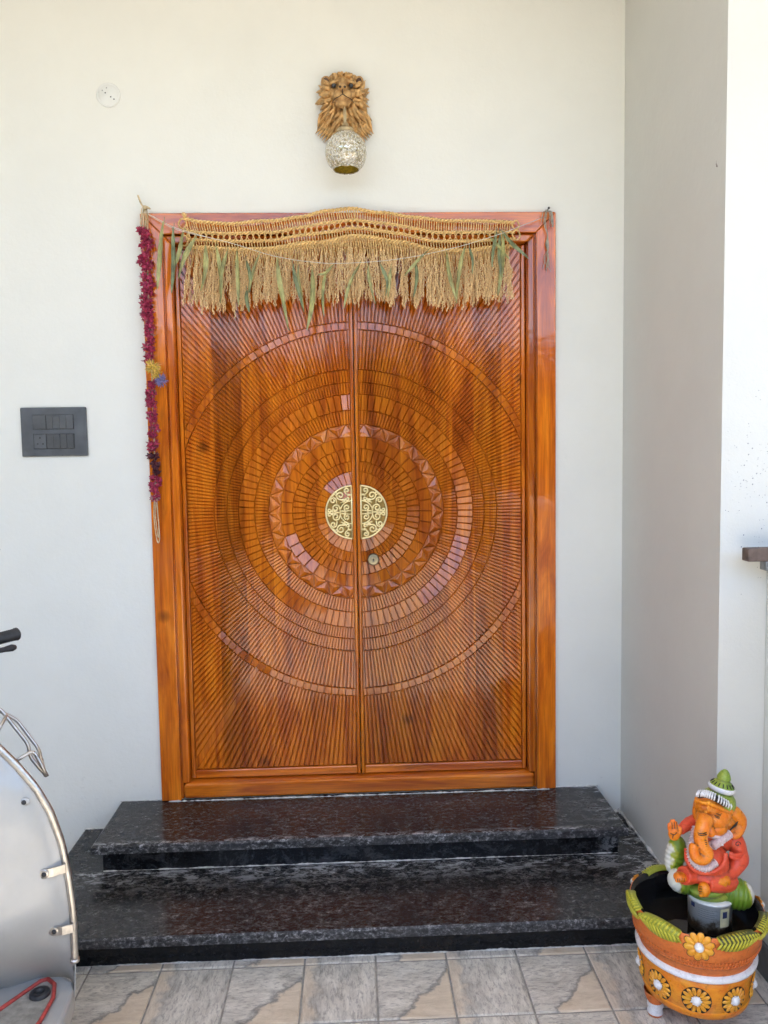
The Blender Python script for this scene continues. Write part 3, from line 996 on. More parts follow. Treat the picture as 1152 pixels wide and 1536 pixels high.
LV = [  # base x,z  tip x,z  half width  dark
 (-.660, 2.345, -.690, 2.108, .0145, 0), (-.626, 2.325, -.640, 2.095, .013, 1), (-.592, 2.308, -.632, 2.180, .014, 0), (-.548, 2.292, -.615, 2.146, .013, 0),
 (-.516, 2.260, -.538, 2.103, .013, 0), (-.476, 2.252, -.466, 2.056, .011, 0), (-.437, 2.238, -.468, 2.090, .010, 0), (-.402, 2.238, -.402, 2.043, .011, 0),
 (-.372, 2.205, -.362, 2.090, .010, 1), (-.325, 2.222, -.367, 2.090, .009, 0), (-.372, 2.100, -.364, 2.020, .011, 1), (-.262, 2.212, -.228, 1.957, .013, 0),
 (-.206, 2.190, -.172, 2.022, .010, 1), (-.188, 2.188, -.170, 2.020, .008, 0), (-.138, 2.170, -.162, 1.957, .0145, 0), (-.089, 2.165, -.100, 2.006, .009, 0),
 (-.065, 2.185, -.118, 2.150, .009, 0), (.031, 2.187, -.029, 2.030, .009, 0), (.062, 2.180, .084, 2.049, .008, 0), (.105, 2.187, .121, 2.077, .010, 1),
 (.143, 2.172, .129, 2.070, .009, 0), (.274, 2.232, .190, 2.148, .009, 0), (.231, 2.194, .222, 2.070, .010, 1), (.343, 2.225, .376, 2.056, .010, 0),
 (.410, 2.246, .376, 2.049, .012, 0), (.427, 2.246, .434, 2.150, .008, 1), (.528, 2.305, .508, 2.175, .010, 1), (.549, 2.298, .528, 2.077, .013, 0),
 (.503, 2.285, .573, 2.206, .009, 0), (.547, 2.305, .642, 2.206, .010, 1), (.540, 2.300, .540, 2.140, .009, 1)]
for k, (bx_, bz, tx, tz, w, dk) in enumerate(LV):
    yb = -.084 if abs(bx_) < .5 else -.066
    leaf_mesh((bx_, yb, bz), (tx, yb - .008 + rh.uniform(-.006, .006), tz), w, rh.uniform(-.8, .8), M['darkleaf'] if dk else M['dryleaf'], rh.uniform(-.012, .012))

# ---- pale grass tied to a nail at the right corner
TR = Vector((.721, -.018, 2.395))
tie = empty('grass_tie', TR)
tag(tie, 'pale twisted grass strands knotted to a nail at the right frame corner', 'tied grass')
mb = MB()
for k in range(9):
    a = rh.uniform(-1.3, 1.3)
    mb.tube(spline([(0, -.004, -.005), (.018 * math.sin(a), -.014, -.012), (.022 * math.sin(a * 1.2), -.013, -.035 - .03 * rh.random())], 4), .0016, 4)
for k in range(4):
    x0_ = rh.uniform(-.004, .004)
    mb.tube(spline([(x0_, -.006, 0), (x0_ - .008, -.012, -.05), (.002, -.010, -.09), (-.004 + k * .003, -.009, -.125), (.004, -.009, -.15)], 5), .0018, 5)
for k in range(7):
    mb.tube(spline([(.002, -.010, -.145), (rh.uniform(-.012, .010), -.008, -.18), (rh.uniform(-.022, .02), -.006, -.215 - rh.uniform(-.02, .015))], 4), [.0012, .0011, .0011, .001, .001, .001, .0009, .0008, .0006], 4)
mb.build('strands', simple('pale_dry_grass', (.36, .33, .25), .7, 0, .3, 90, .2), tie, True)
mb = MB(); mb.tube([(.006, .018, .002), (.006, -.012, .004)], .0022, 8); mb.lathe([(0, 0), (.0045, 0), (.0045, .0015), (0, .0015)], 8, (.006, 0, 0))
b_ = len(mb.v) - 32
mb.xform(Matrix.Translation((0, -.012, .004)) @ Matrix.Rotation(PI / 2, 4, 'X'), b_)
mb.build('nail', simple('dark_nail', (.05, .05, .05), .5, .8), tie)

# ---- garland of dried red flowers on the left jamb
GR = Vector((-.734, -.03, 1.20))
gar = empty('flower_garland', GR)
tag(gar, 'long garland of dried crimson flowers down the left jamb', 'flower garland')
M['crimson'] = simple('crimson_petal', (.38, .027, .080), .55, 0, .45, 130, .2)
M['maroon'] = simple('dark_petal', (.10, .018, .03), .6, 0, .45, 130, .2)
M['yellow'] = simple('yellow_petal', (.70, .46, .07), .6, 0, .4, 130, .2)
M['violet'] = simple('blue_violet_petal', (.24, .21, .42), .6, 0, .4, 130, .2)
def floret(seed, mats, n=30, R0=.017, w=.0042, L=.013):
    r = random.Random(seed); m = MB()
    m.ell((0, 0, 0), R0 * .55, 8, 6)
    for k in range(n):
        d = Vector((r.gauss(0, 1), r.gauss(0, 1), r.gauss(0, 1))).normalized()
        a = (d.orthogonal().normalized() + Vector((r.uniform(-.4, .4), r.uniform(-.4, .4), r.uniform(-.4, .4)))).normalized(); b = d.cross(a).normalized()
        p = d * R0 * .25; ln = L * r.uniform(.75, 1.15)
        q = [p, p + d * ln * .55 + a * w, p + d * ln * .5 + b * w * .5, p + d * ln * .55 - a * w, p + d * ln * .5 - b * w * .3, p + d * (ln + .003) + a * r.uniform(-.002, .002)]
        m.add(q, [(0, 2, 1), (0, 3, 2), (0, 4, 3), (0, 1, 4), (5, 1, 2), (5, 2, 3), (5, 3, 4), (5, 4, 1)])
        if k % 6 == 0: m.m[-8:] = [1] * 8
    return m.mesh('flower', mats, False)
M['floretpale'] = simple('pale_floret', (.42, .22, .20), .6, 0, .3, 100)
reds = [floret(k, [M['crimson'], M['floretpale'] if k % 2 else M['crimson']]) for k in range(5)]
darks = [floret(20 + k, [M['maroon'], M['maroon']]) for k in range(2)]
zt, zb = 2.318, 1.362
rows = 38
for i in range(rows):
    z = zt + (zb - zt) * i / (rows - 1)
    narrow = .86 if z < 1.76 else 1.0
    for s in (-1, 1):
        if 1.80 < z < 1.85: continue
        me = rh.choice(darks) if 1.44 < z < 1.52 and rh.random() < .75 else rh.choice(reds)
        sc = rh.uniform(.92, 1.18) * narrow
        obj_of('flower', me, gar, (s * rh.uniform(.004, .011) * narrow + rh.gauss(0, .003) + .004 * math.sin(i), -.003 + rh.uniform(-.008, .004), z + rh.uniform(-.008, .008) - GR.z), (rh.uniform(0, 6), rh.uniform(0, 6), rh.uniform(0, 6)), (sc, sc, sc))
ym = floret(50, [M['yellow'], M['straw']], 60, .020, .0035, .020); bm_ = floret(51, [M['violet'], M['violet']], 60, .018, .0028, .019)
obj_of('yellow_flower', ym, gar, (.012, -.022, 1.838 - GR.z), scale=(1.25, 1, 1.1))
obj_of('yellow_flower', ym, gar, (.024, -.024, 1.812 - GR.z), (1, 2, 0), scale=(.9, .9, .9))
obj_of('blue_flower', bm_, gar, (.042, -.026, 1.790 - GR.z), (1, 2, 0), (1.15, 1.0, 1.1))
mb = MB()                         # reed stalks tied at the top, loop at the foot
for dx in (-.008, -.003, .003, .008):
    mb.tube(spline([(dx * .6 + .001, .000, 1.205), (dx * 1.3, -.006, 1.16), (dx * .8, -.004, 1.115)], 5), .0028, 5, flat=.7)
mb.tube(spline([(-.022, -.004, 1.247), (-.010, -.008, 1.215), (.004, -.010, 1.196)], 4), [.0036] * 5 + [.003] * 4, 6)
mb.tube(spline([(-.010, -.006, 1.20), (-.013, -.010, 1.165), (-.016, -.009, 1.145), (-.010, -.008, 1.140)], 4), .0022, 5)
mb.tube(spline([(.0, -.010, 1.203), (.012, -.014, 1.199), (.022, -.012, 1.197), (.010, -.010, 1.206), (0, -.010, 1.203)], 4), .0024, 5)
mb.ell((.001, -.010, 1.203), (.008, .007, .008), 8, 6)
mb.tube(spline([(-.003, -.004, .175), (-.007, -.007, .10), (-.003, -.006, .03), (.004, -.006, -.002), (.010, -.005, .02), (.008, -.007, .09), (.001, -.004, .175)], 6), .0030, 5, flat=.7)
mb.tube(spline([(.000, -.004, .175), (-.001, -.009, .10), (.003, -.009, .04), (.006, -.008, .018), (.009, -.008, .05), (.005, -.007, .175)], 6), .0024, 5, flat=.7)
mb.tube([(0, 0, 1.16), (.003, 0, .6), (.001, 0, .16)], .0028, 5)
mb.build('reed_ties', M['reedy'], gar, True)
# ================================================================ things on the wall
# ---- round cover plate
cp = empty('cover_plate', (-.855, 0, 2.807))
tag(cp, 'round white blank cover plate high on the wall', 'cover plate')
M['whiteplastic'] = simple('white_plastic', (.74, .74, .70), .4, 0, .04, 10)
mb = MB(); mb.lathe([(.0425, -.001), (.0425, .003), (.0405, .0058), (.037, .0062), (.0362, .0054), (.0355, .0062), (.0, .0064)], 48)
mb.xform(Matrix.Rotation(PI / 2, 4, 'X'))
mb.build('disc', M['whiteplastic'], cp, True)
blk = simple('screw_hole', (.03, .03, .03), .8); gry = simple('filled_hole', (.42, .42, .40), .7)
for dx, dz, m_ in ((-.010, .006, blk), (.009, -.008, blk), (.020, -.016, blk), (-.020, .014, gry), (-.005, .023, gry)):
    mb = MB(); n = 10
    mb.add([(dx + .0026 * math.cos(2 * PI * i / n), -.0068, dz + .0026 * math.sin(2 * PI * i / n)) for i in range(n)], [tuple(range(n))])
    mb.build('screw_hole', m_, cp)

# ---- switchboard
sw = empty('switchboard', (-1.099, 0, 1.611), (0, 0, 0))
tag(sw, 'dark grey switchboard with socket and rocker switches left of the door', 'switchboard')
M['swgrey'] = simple('charcoal_plastic', (.092, .096, .102), .33, 0, .18, 16, .03)
M['swgrey2'] = simple('charcoal_plastic_rib', (.064, .067, .072), .4, 0, .12, 30)
mb = MB(); mb.box(-.119, .119, -.011, -.0002, -.089, .090); bevel(mb.build('plate', M['swgrey'], sw), .004, 3)
for z0_, z1_ in ((.0095, .0635), (-.0615, -.0065)):
    mb = MB(); mb.box(-.0745, .0735, -.0114, -.0109, z0_, z1_); mb.build('module_recess', blk, sw)
def module(name, x0, x1, z0, z1, y=-.0165, mat=None, tilt=0.):
    mb = MB(); mb.box(x0, x1, y, -.0108, z0, z1)
    for i in range(len(mb.v)):
        a, b, c = mb.v[i]
        if b < -.012: mb.v[i] = (a, b - tilt * (c - (z0 + z1) / 2), c)
    o = mb.build(name, mat or M['swgrey'], sw); bevel(o, .0015, 2); return o
module('switch', -.073, -.026, .011, .062, tilt=.05)
for k in range(4): module('switch', -.0245 + k * .0241, -.0245 + k * .0241 + .0239, .011, .062, mat=M['swgrey'], tilt=.05)
so = module('socket', -.072, -.027, -.060, -.008, -.0150)
for dx, dz, r_ in ((0, .013, .0035), (-.009, -.009, .003), (.010, -.009, .003)):
    mb = MB(); n = 10
    mb.add([(-.0495 + dx + r_ * math.cos(2 * PI * i / n), -.01535, -.034 + dz + r_ * math.sin(2 * PI * i / n)) for i in range(n)], [tuple(range(n))])
    mb.build('pin_hole', blk, so)
for k in range(4): module('switch', -.0235 + k * .0240, -.0235 + k * .0240 + .0237, -.060, -.008, -.0185, M['swgrey2'], tilt=.05)

# ---- lion head lamp
lamp = empty('lion_lamp', (-.012, 0, 2.590))
tag(lamp, 'golden lion head wall lamp holding a mosaic glass globe above the door', 'wall lamp')
t = NT('gilded_resin')
v = t.coord('Object')
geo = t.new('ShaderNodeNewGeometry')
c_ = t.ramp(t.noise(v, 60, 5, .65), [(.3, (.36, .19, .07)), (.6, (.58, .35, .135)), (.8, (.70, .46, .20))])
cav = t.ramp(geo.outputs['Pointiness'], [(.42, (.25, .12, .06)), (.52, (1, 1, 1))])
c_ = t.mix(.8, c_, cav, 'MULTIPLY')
t.bump(t.noise(t.coord('Object', (1, 1, .25)), 220, 3), .35, .003)
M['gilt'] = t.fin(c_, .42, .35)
M['gilt2'] = simple('gilded_mane', (.60, .35, .13), .45, .25, .35, 55, .3)
O = Vector((-.012, 0, 2.60))
def L3(x, y, z): return Vector((x, y, z)) - O
hb = MB()
E_ = lambda c, r, rot=None: hb.ell(L3(*c), r, 18, 12, rot)
E_((-.018, -.035, 2.795), (.050, .046, .062))            # skull
E_((-.018, -.052, 2.832), (.038, .028, .026))            # forehead
E_((-.018, -.078, 2.812), (.0155, .026, .030), (-.35, 0, 0))   # bridge of the nose
E_((-.018, -.098, 2.796), (.0165, .026, .016))
E_((-.018, -.118, 2.793), (.0165, .010, .0095))          # nose
E_((-.018, -.094, 2.770), (.034, .026, .020))            # muzzle
E_((-.033, -.104, 2.771), (.019, .019, .0175))
E_((-.003, -.104, 2.771), (.019, .019, .0175))
E_((-.018, -.088, 2.749), (.027, .024, .013))            # jaw and chin
E_((-.018, -.099, 2.744), (.017, .015, .011))
E_((-.046, -.073, 2.830), (.019, .011, .0075), (0, -.30, 0))  # brows
E_((.010, -.073, 2.830), (.019, .011, .0075), (0, .30, 0))
E_((-.052, -.060, 2.796), (.015, .018, .020))            # cheek bones
E_((.016, -.060, 2.796), (.015, .018, .020))
head = blob('head', hb, .0024, M['gilt'], lamp, 3)
for s in (-1, 1):                                        # nostrils, eyes, ears
    eb = MB(); eb.ell(L3(-.018 + s * .030, -.0765, 2.8175), (.0085, .0075, .0072), 14, 10); eb.build('eye', simple('glass_eye', (.05, .055, .06), .12), head, True)
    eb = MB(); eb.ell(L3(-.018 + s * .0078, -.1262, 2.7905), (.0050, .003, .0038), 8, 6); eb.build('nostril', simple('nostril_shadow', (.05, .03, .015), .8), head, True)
    eb = MB()
    for k in range(13):
        pass
    eb.ell(L3(-.018 + s * .058, -.045, 2.846), (.018, .011, .019), 14, 10, (0, s * .35, 0))
    ear_o = eb.build('ear', M['gilt'], head, True)
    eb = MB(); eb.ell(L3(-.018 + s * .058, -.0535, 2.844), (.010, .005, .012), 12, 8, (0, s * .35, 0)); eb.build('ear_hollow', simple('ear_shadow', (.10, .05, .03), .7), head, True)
eb = MB(); eb.tube(spline([L3(-.056, -.092, 2.752), L3(-.046, -.110, 2.757), L3(-.032, -.1215, 2.759), L3(-.018, -.1195, 2.768), L3(-.004, -.1215, 2.759), L3(.010, -.110, 2.757), L3(.020, -.092, 2.752)], 5), .0014, 5)
eb.tube([L3(-.018, -.1195, 2.768), L3(-.018, -.1245, 2.783)], .0015, 5)
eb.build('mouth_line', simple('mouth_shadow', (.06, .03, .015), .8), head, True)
rl = random.Random(3)
def lock(m, p, d, L, w, sway):
    """one curved tapering lock of mane"""
    d = Vector(d).normalized(); out = Vector((0, -1, 0)); side2 = d.cross(out).normalized()
    n = 7; pts = []
    for i in range(n):
        u = i / (n - 1)
        pts.append(Vector(p) + d * (L * u) + side2 * (sway * math.sin(u * PI * 1.3)) + out * (.014 * math.sin(u * PI) - .012 * u))
    m.tube([q - O for q in pts], [w * (.55 + .6 * math.sin(PI * min(1, u * 1.05))) * (1 - .82 * u ** 3) for u in [i / (n - 1) for i in range(n)]], 7, flat=.8)
mm = MB()
mm.ell(L3(-.012, -.010, 2.755), (.082, .024, .090), 20, 12)
mm.ell(L3(-.012, -.012, 2.680), (.062, .020, .060), 20, 12)
for layer, (rad, cnt, LL, yy, ww) in enumerate(((.066, 34, .040, -.020, .0115), (.056, 30, .042, -.038, .0105), (.047, 26, .042, -.054, .0085))):
    for k in range(cnt):
        a = 2 * PI * (k + rl.uniform(-.3, .3)) / cnt
        cx, cz = -.017, 2.796
        x = cx + rad * .92 * math.cos(a); zz = cz + rad * 1.02 * math.sin(a)
        d = Vector((math.cos(a), -.1, math.sin(a)))
        down = max(0, 1 - math.sin(a)) * 1.05
        d = d + Vector((0, 0, -down))
        ln = LL * rl.uniform(.8, 1.25) * (1.5 if math.sin(a) < -.2 else (.55 if math.sin(a) > .75 else .95))
        lock(mm, (x, yy + rl.uniform(-.006, .006), zz), d, ln, ww * rl.uniform(.8, 1.2), rl.uniform(.004, .018) * (1 if math.cos(a) > 0 else -1))
for k in range(7):                                       # tuft between the ears
    lock(mm, (-.018 + (k - 3) * .007, -.062, 2.850), ((k - 3) * .35, -.1, 1), .024, .006, rl.uniform(-.006, .006))
for s in (-1, 1):                                        # long locks of the chest
    for k in range(16):
        x = -.014 + s * (.012 + .0042 * k + rl.uniform(-.003, .003))
        zz = 2.735 + rl.uniform(-.015, .02) + .0012 * k
        lock(mm, (x, -.040 + .0018 * k + rl.uniform(-.006, .004), zz), (s * (.12 + .018 * k), 0, -1), rl.uniform(.075, .105) - .0018 * k, .0085, s * rl.uniform(-.004, .014))
    for k in range(9):
        lock(mm, (-.014 + s * (.02 + .007 * k), -.022, 2.69 + .004 * k), (s * (.10 + .05 * k), 0, -1), .075 - .003 * k, .009, s * .01)
mane = mm.build('mane', M['gilt2'], lamp, True)
# lamp: stem, gallery, globe and bulb
GC = Vector((-.0105, -.118, 2.572)); GRAD = .0725
mb = MB(); mb.tube(spline([L3(-.013, -.09, 2.742), L3(-.012, -.112, 2.72), L3(-.011, -.118, 2.69), L3(-.0105, -.118, 2.655)], 5), [.0055] * 16, 10)
mb.lathe([(.007, .012), (.010, .008), (.012, .0), (.024, -.006), (.029, -.012), (.029, -.020), (.024, -.022)], 24, L3(*(GC + Vector((0, 0, .088)))))
mb.build('stem', simple('pale_gold_metal', (.55, .43, .25), .4, .6, .2, 40), lamp, True)
t = NT('mosaic_glass')
v = t.coord('Object')
cellc = t.voronoi(v, 190, 'F1', 'Color'); edge = t.voronoi(v, 190, 'DISTANCE_TO_EDGE')
gap = t.ramp(edge, [(.04, 1.0), (.10, 0.0)])
sepc = t.new('ShaderNodeSeparateColor'); t.l.new(cellc, sepc.inputs[0])
pc = t.ramp(sepc.outputs[0], [(0, (.30, .25, .12)), (.2, (.62, .60, .50)), (.5, (.82, .81, .77)), (1, (.86, .85, .82))])
c_ = t.mix(gap, pc, (.36, .27, .09))
t.bump(t.mix(gap, (.7, .7, .7), (0, 0, 0)), .6, .003)
nm = t.new('ShaderNodeVectorMath', operation='MULTIPLY_ADD')
M['mosaic'] = t.fin(c_, t.ramp(sepc.outputs[1], [(0, .06), (1, .35)]), t.ramp(sepc.outputs[2], [(.4, 0.0), (.6, .65)]), .6)
prof = []
for i in range(25):
    ph = PI / 2 - .28 - (PI - .28 - .66) * i / 24
    prof.append((GRAD * math.cos(ph), GRAD * math.sin(ph)))
mb = MB(); mb.lathe(prof, 48, GC - O)
inn = [(r_ * .965, z_) for r_, z_ in prof]
globe = mb.build('glass_globe', M['mosaic'], lamp, True)
mb = MB(); mb.lathe(inn[::-1], 48, GC - O); 
M['goldin'] = simple('gold_lining', (.85, .60, .08), .35, .3, .3, 120, .2)
mb.build('globe_lining', M['goldin'], globe, True)
mb = MB(); r_, z_ = prof[-1]
mb.tube([GC - O + Vector((r_ * math.cos(a), r_ * math.sin(a), z_)) for a in [2 * PI * k / 40 for k in range(41)]], .0018, 6); mb.build('globe_rim', M['mosaic'], globe, True)
mb = MB(); mb.ell(GC - O + Vector((0, 0, -.012)), (.030, .030, .032), 20, 12); mb.tube([GC - O + Vector((0, 0, .01)), GC - O + Vector((0, 0, .07))], .016, 12)
mb.build('bulb', simple('frosted_bulb', (.75, .72, .62), .3), lamp, True)
# ================================================================ clay planter with the seated figure
PC = Vector((.888, -.945, 0.0))
AF = math.atan2(-.91, -.41)             # angle that looks towards the visitor
pot = empty('clay_planter', PC)
tag(pot, 'round orange painted clay planter on feet, filled with dark water', 'planter')
def painted(name, c1, c2, rough=.35, soot=.85, scale=26):
    """enamel over clay with dark wash left in the hollows"""
    t = NT(name); v = t.coord('Object')
    n = t.noise(v, scale, 5, .6)
    c = t.ramp(n, [(.32, c1), (.68, c2)])
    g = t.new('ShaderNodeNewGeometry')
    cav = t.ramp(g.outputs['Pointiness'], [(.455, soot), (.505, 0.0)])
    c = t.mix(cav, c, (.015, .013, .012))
    # thin wash rubbed into the surface, brush streaks and chips down to the clay
    w = t.ramp(t.noise(v, 55, 7, .78, .6), [(.52, 0.0), (.68, .55)])
    c = t.mix(w, c, tuple(x * .28 for x in c1))
    br = t.ramp(t.noise(t.coord('Object', (1, 1, 5)), 90, 4, .7), [(.35, .22), (.6, 0.0)])
    c = t.mix(br, c, tuple(min(1, x * 1.15 + .05) for x in c2))
    ch = t.ramp(t.noise(v, 34, 5, .8), [(.70, 0.0), (.73, .9)])
    c = t.mix(ch, c, (.34, .15, .08))
    t.bump(t.noise(v, 140, 4), .15, .002)
    return t.fin(c, t.ramp(t.noise(v, 60, 3), [(.3, rough - .08), (.7, rough + .12)]), 0, .5)
M['amber'] = painted('amber_enamel', (.74, .16, .006), (.84, .33, .012))
M['terra'] = painted('orange_clay', (.62, .125, .018), (.72, .19, .03), .5)
M['white_en'] = painted('white_enamel', (.72, .71, .72), (.80, .79, .80), .35, .2)
M['petal'] = painted('petal_enamel', (.74, .26, .012), (.80, .40, .03))
M['leafg'] = painted('leaf_enamel', (.20, .26, .02), (.36, .36, .03), .4)
M['leafy'] = painted('leaf_rib_enamel', (.60, .50, .03), (.44, .44, .04), .4)
M['black'] = simple('black_wash', (.012, .012, .012), .45, 0, .3, 50)
M['pitch'] = simple('black_lining', (.010, .010, .011), .12, 0, .3, 20, .05)
# drum with three feet
mb = MB(); mb.lathe([(.0, .066), (.128, .066), (.134, .070), (.137, .080), (.1385, .084), (.1385, .088), (.137, .090), (.142, .150), (.144, .168), (.1405, .170), (.1405, .176)], 72)
mb.build('drum', M['amber'], pot, True)
for k, a in enumerate((AF + 2.15, AF - 1.05, AF + .55 + 3.6)):
    f = MB(); f.lathe([(.0, .0), (.019, .0), (.021, .006), (.018, .016), (.022, .026), (.019, .036), (.026, .050), (.030, .068)], 20, (.112 * math.cos(a), .112 * math.sin(a), .0005), 0)
    for i in range(len(f.f)):
        zc = sum(f.v[j][2] for j in f.f[i]) / len(f.f[i])
        f.m[i] = 1 if .004 < zc < .034 else 0
    f.build('foot', [M['terra'], M['white_en']], pot, True)
mb = MB(); mb.lathe([(.139, .1745), (.1475, .1735), (.1525, .1775), (.1535, .1835), (.1505, .1895), (.144, .1915)], 72); mb.build('white_band', M['white_en'], pot, True)
mb = MB(); mb.lathe([(.144, .191), (.1435, .198), (.1465, .208), (.1475, .213), (.1515, .2145), (.1535, .2185), (.1525, .222), (.156, .224), (.158, .2285), (.1575, .235), (.1605, .238), (.1655, .265), (.1685, .290), (.1690, .300), (.1655, .305)], 80)
mb.build('bowl', M['terra'], pot, True)
mb = MB(); mb.lathe([(.1652, .3052), (.158, .303), (.152, .285), (.147, .250), (.141, .205), (.0, .2045)], 72); mb.build('lining', M['pitch'], pot, True)
rg = MB()                                  # impressed ridges round the shoulder
for k in range(110):
    a = 2 * PI * k / 110
    for (z0_, z1_, r0_, r1_) in ((.2150, .2225, .1532, .1540), (.2265, .2365, .1585, .1600)):
        rg.tube([(r0_ * math.cos(a), r0_ * math.sin(a), z0_), (r1_ * math.cos(a + .02), r1_ * math.sin(a + .02), z1_)], .0016, 4)
rg.build('shoulder_ridges', M['terra'], pot, True)['kind'] = 'stuff'
# water
t = NT('still_dark_water'); v = t.coord('Object')
t.bump(t.noise(v, 9, 2), .03, .01)
mw = t.fin((.012, .010, .008), .03, 0, .5)
mb = MB(); mb.lathe([(.0, .228), (.1442, .228)], 64); tag(mb.build('water', mw, None, loc=PC), 'dark still water standing in the orange clay planter', 'water')
# flower reliefs on the drum
def onround(a, r, u, v_, h):
    if r < .15: r = .1374 + (v_ - .09) * .0833
    return ((r + h) * math.cos(a + u / r), (r + h) * math.sin(a + u / r), v_)
def drum_flower(a, zc, rr, R0, npet):
    m = MB(); n = 18
    ds = [(0, 0)] + [(rr * 1.05 * math.cos(2 * PI * i / n), rr * 1.05 * math.sin(2 * PI * i / n)) for i in range(n)]
    m.add([onround(a, R0, u, zc + w, .0008) for u, w in ds], [(0, 1 + i, 1 + (i + 1) % n) for i in range(n)], 1)
    for k in range(npet):
        b = 2 * PI * k / npet
        c, s = math.cos(b), math.sin(b); pw = rr * 2.5 / npet
        ring_ = []
        for i in range(10):
            t_ = 2 * PI * i / 10
            l = rr * (.66 + .36 * math.cos(t_)); w_ = pw * math.sin(t_) * (.8 + .25 * math.cos(t_))
            ring_.append((l * c - w_ * s, l * s + w_ * c))
        inn_ = [((u - rr * .66 * c) * .55 + rr * .66 * c, (w - rr * .66 * s) * .55 + rr * .66 * s) for u, w in ring_]
        vs = [onround(a, R0, u, zc + w, .001) for u, w in ring_] + [onround(a, R0, u, zc + w, .0048) for u, w in inn_] + [onround(a, R0, rr * .66 * c, zc + rr * .66 * s, .0040)]
        m.add(vs, [(i, (i + 1) % 10, 10 + (i + 1) % 10, 10 + i) for i in range(10)], 2 if k % 1 else 0)
        m.add(vs, [(10 + i, 10 + (i + 1) % 10, 20) for i in range(10)], 0)
    o = m.build('flower_relief', [M['petal'], M['black'], M['white_en']], pot, True)
    m = MB()
    for k in range(26):
        b = k * 2.4; q = rr * .36 * math.sqrt((k + .5) / 26)
        m.ell(onround(a, R0, q * math.cos(b), zc + q * math.sin(b), .0045), .0022, 6, 4)
    m.ell(onround(a, R0, 0, zc, .0015), (rr * .34,) * 3, 10, 6)
    m.build('flower_centre', M['white_en'], o, True)
    return o
for k in range(9):
    drum_flower(AF + .03 + (k - 4) * 2 * PI / 9, .121, .0350, .1390, 14)
# open flower on the rim and leaf sprays along it
def rim_flower(a, zc, rr, R0, wash=True):
    m = MB()
    for k in range(10):
        b = 2 * PI * k / 10 + .2; c, s = math.cos(b), math.sin(b)
        ring_ = []
        for i in range(12):
            t_ = 2 * PI * i / 12; l = rr * (.64 + .38 * math.cos(t_)); w_ = rr * .235 * math.sin(t_) * (1 + .25 * math.cos(t_)); ring_.append((l * c - w_ * s, l * s + w_ * c))
        vs = [onround(a, R0, u, zc + w, .002) for u, w in ring_] + [onround(a, R0, u * .98, zc + w * .98, .007) for u, w in [((u - rr * .66 * c) * .7 + rr * .66 * c, (w - rr * .66 * s) * .7 + rr * .66 * s) for u, w in ring_]] + [onround(a, R0, rr * .6 * c, zc + rr * .6 * s, .0062)]
        m.add(vs, [(i, (i + 1) % 12, 12 + (i + 1) % 12, 12 + i) for i in range(12)] + [(12 + i, 12 + (i + 1) % 12, 24) for i in range(12)])
        back_ = [onround(a, R0, u * 1.05, zc + w * 1.05, .0015) for u, w in ring_]
        m.add(back_, [tuple(range(12))], 1 if wash else 0)
    o = m.build('rim_flower', [M['petal'], M['black']], pot, True)
    m = MB(); m.ell(onround(a, R0, 0, zc, .006), (.0115, .0115, .0115), 14, 9); m.build('flower_centre', M['white_en'], o, True)
rim_flower(AF + .05, .282, .036, .1675)
for a in (AF + PI * .62, AF - PI * .62, AF + PI * 1.0): rim_flower(a, .290, .022, .166, False)
def rim_leaf(a0, a1):
    """a spray lying over the rim: spine from a0 to a1 with slanted ribs"""
    m = MB(); n = 16
    for i in range(n + 1):
        u = i / n; a = a0 + (a1 - a0) * u
        w = .021 * (math.sin(PI * min(1, .12 + u * .86)) ** .6) + .001
        zc = .297 + .004 * math.sin(u * PI)
        for q, (dz, dr) in enumerate(((-1.35, .0035), (-.8, .0075), (0, .0105), (.55, .0065), (.62, -.010), (.2, -.014))):
            r = .166 + dr
            m.v.append((r * math.cos(a), r * math.sin(a), zc + dz * w))
    for i in range(n):
        for q in range(5):
            p = i * 6 + q; m.f.append((p, p + 1, p + 7, p + 6)); m.m.append(0)
    o = m.build('rim_leaf', M['leafg'], pot, True)
    m = MB(); K = 12
    sgn = 1 if a1 > a0 else -1
    for k in range(K):
        u = (k + .5) / K; a = a0 + (a1 - a0) * u
        w = .021 * (math.sin(PI * min(1, .12 + u * .86)) ** .6)
        zc = .297 + .004 * math.sin(u * PI); sl = -.055 * sgn
        P_ = lambda aa, dz, dr: ((.166 + dr) * math.cos(aa), (.166 + dr) * math.sin(aa), zc + dz * w)
        m.tube([P_(a, 0, .0108), P_(a + sl * .6, -.7, .0092), P_(a + sl, -1.3, .0045)], [.0021, .0027, .0018], 5)
        m.tube([P_(a, 0, .0108), P_(a + sl * .5, .45, .0080), P_(a + sl * .8, .62, -.003)], [.0021, .0027, .0018], 5)
    m.build('leaf_ribs', M['leafy'], o, True)['kind'] = 'stuff'
for (a, b) in ((.27, .98), (1.02, 1.62), (2.25, 2.85)):
    rim_leaf(AF + a + .05, AF + b + .05); rim_leaf(AF - a + .05, AF - b + .05)

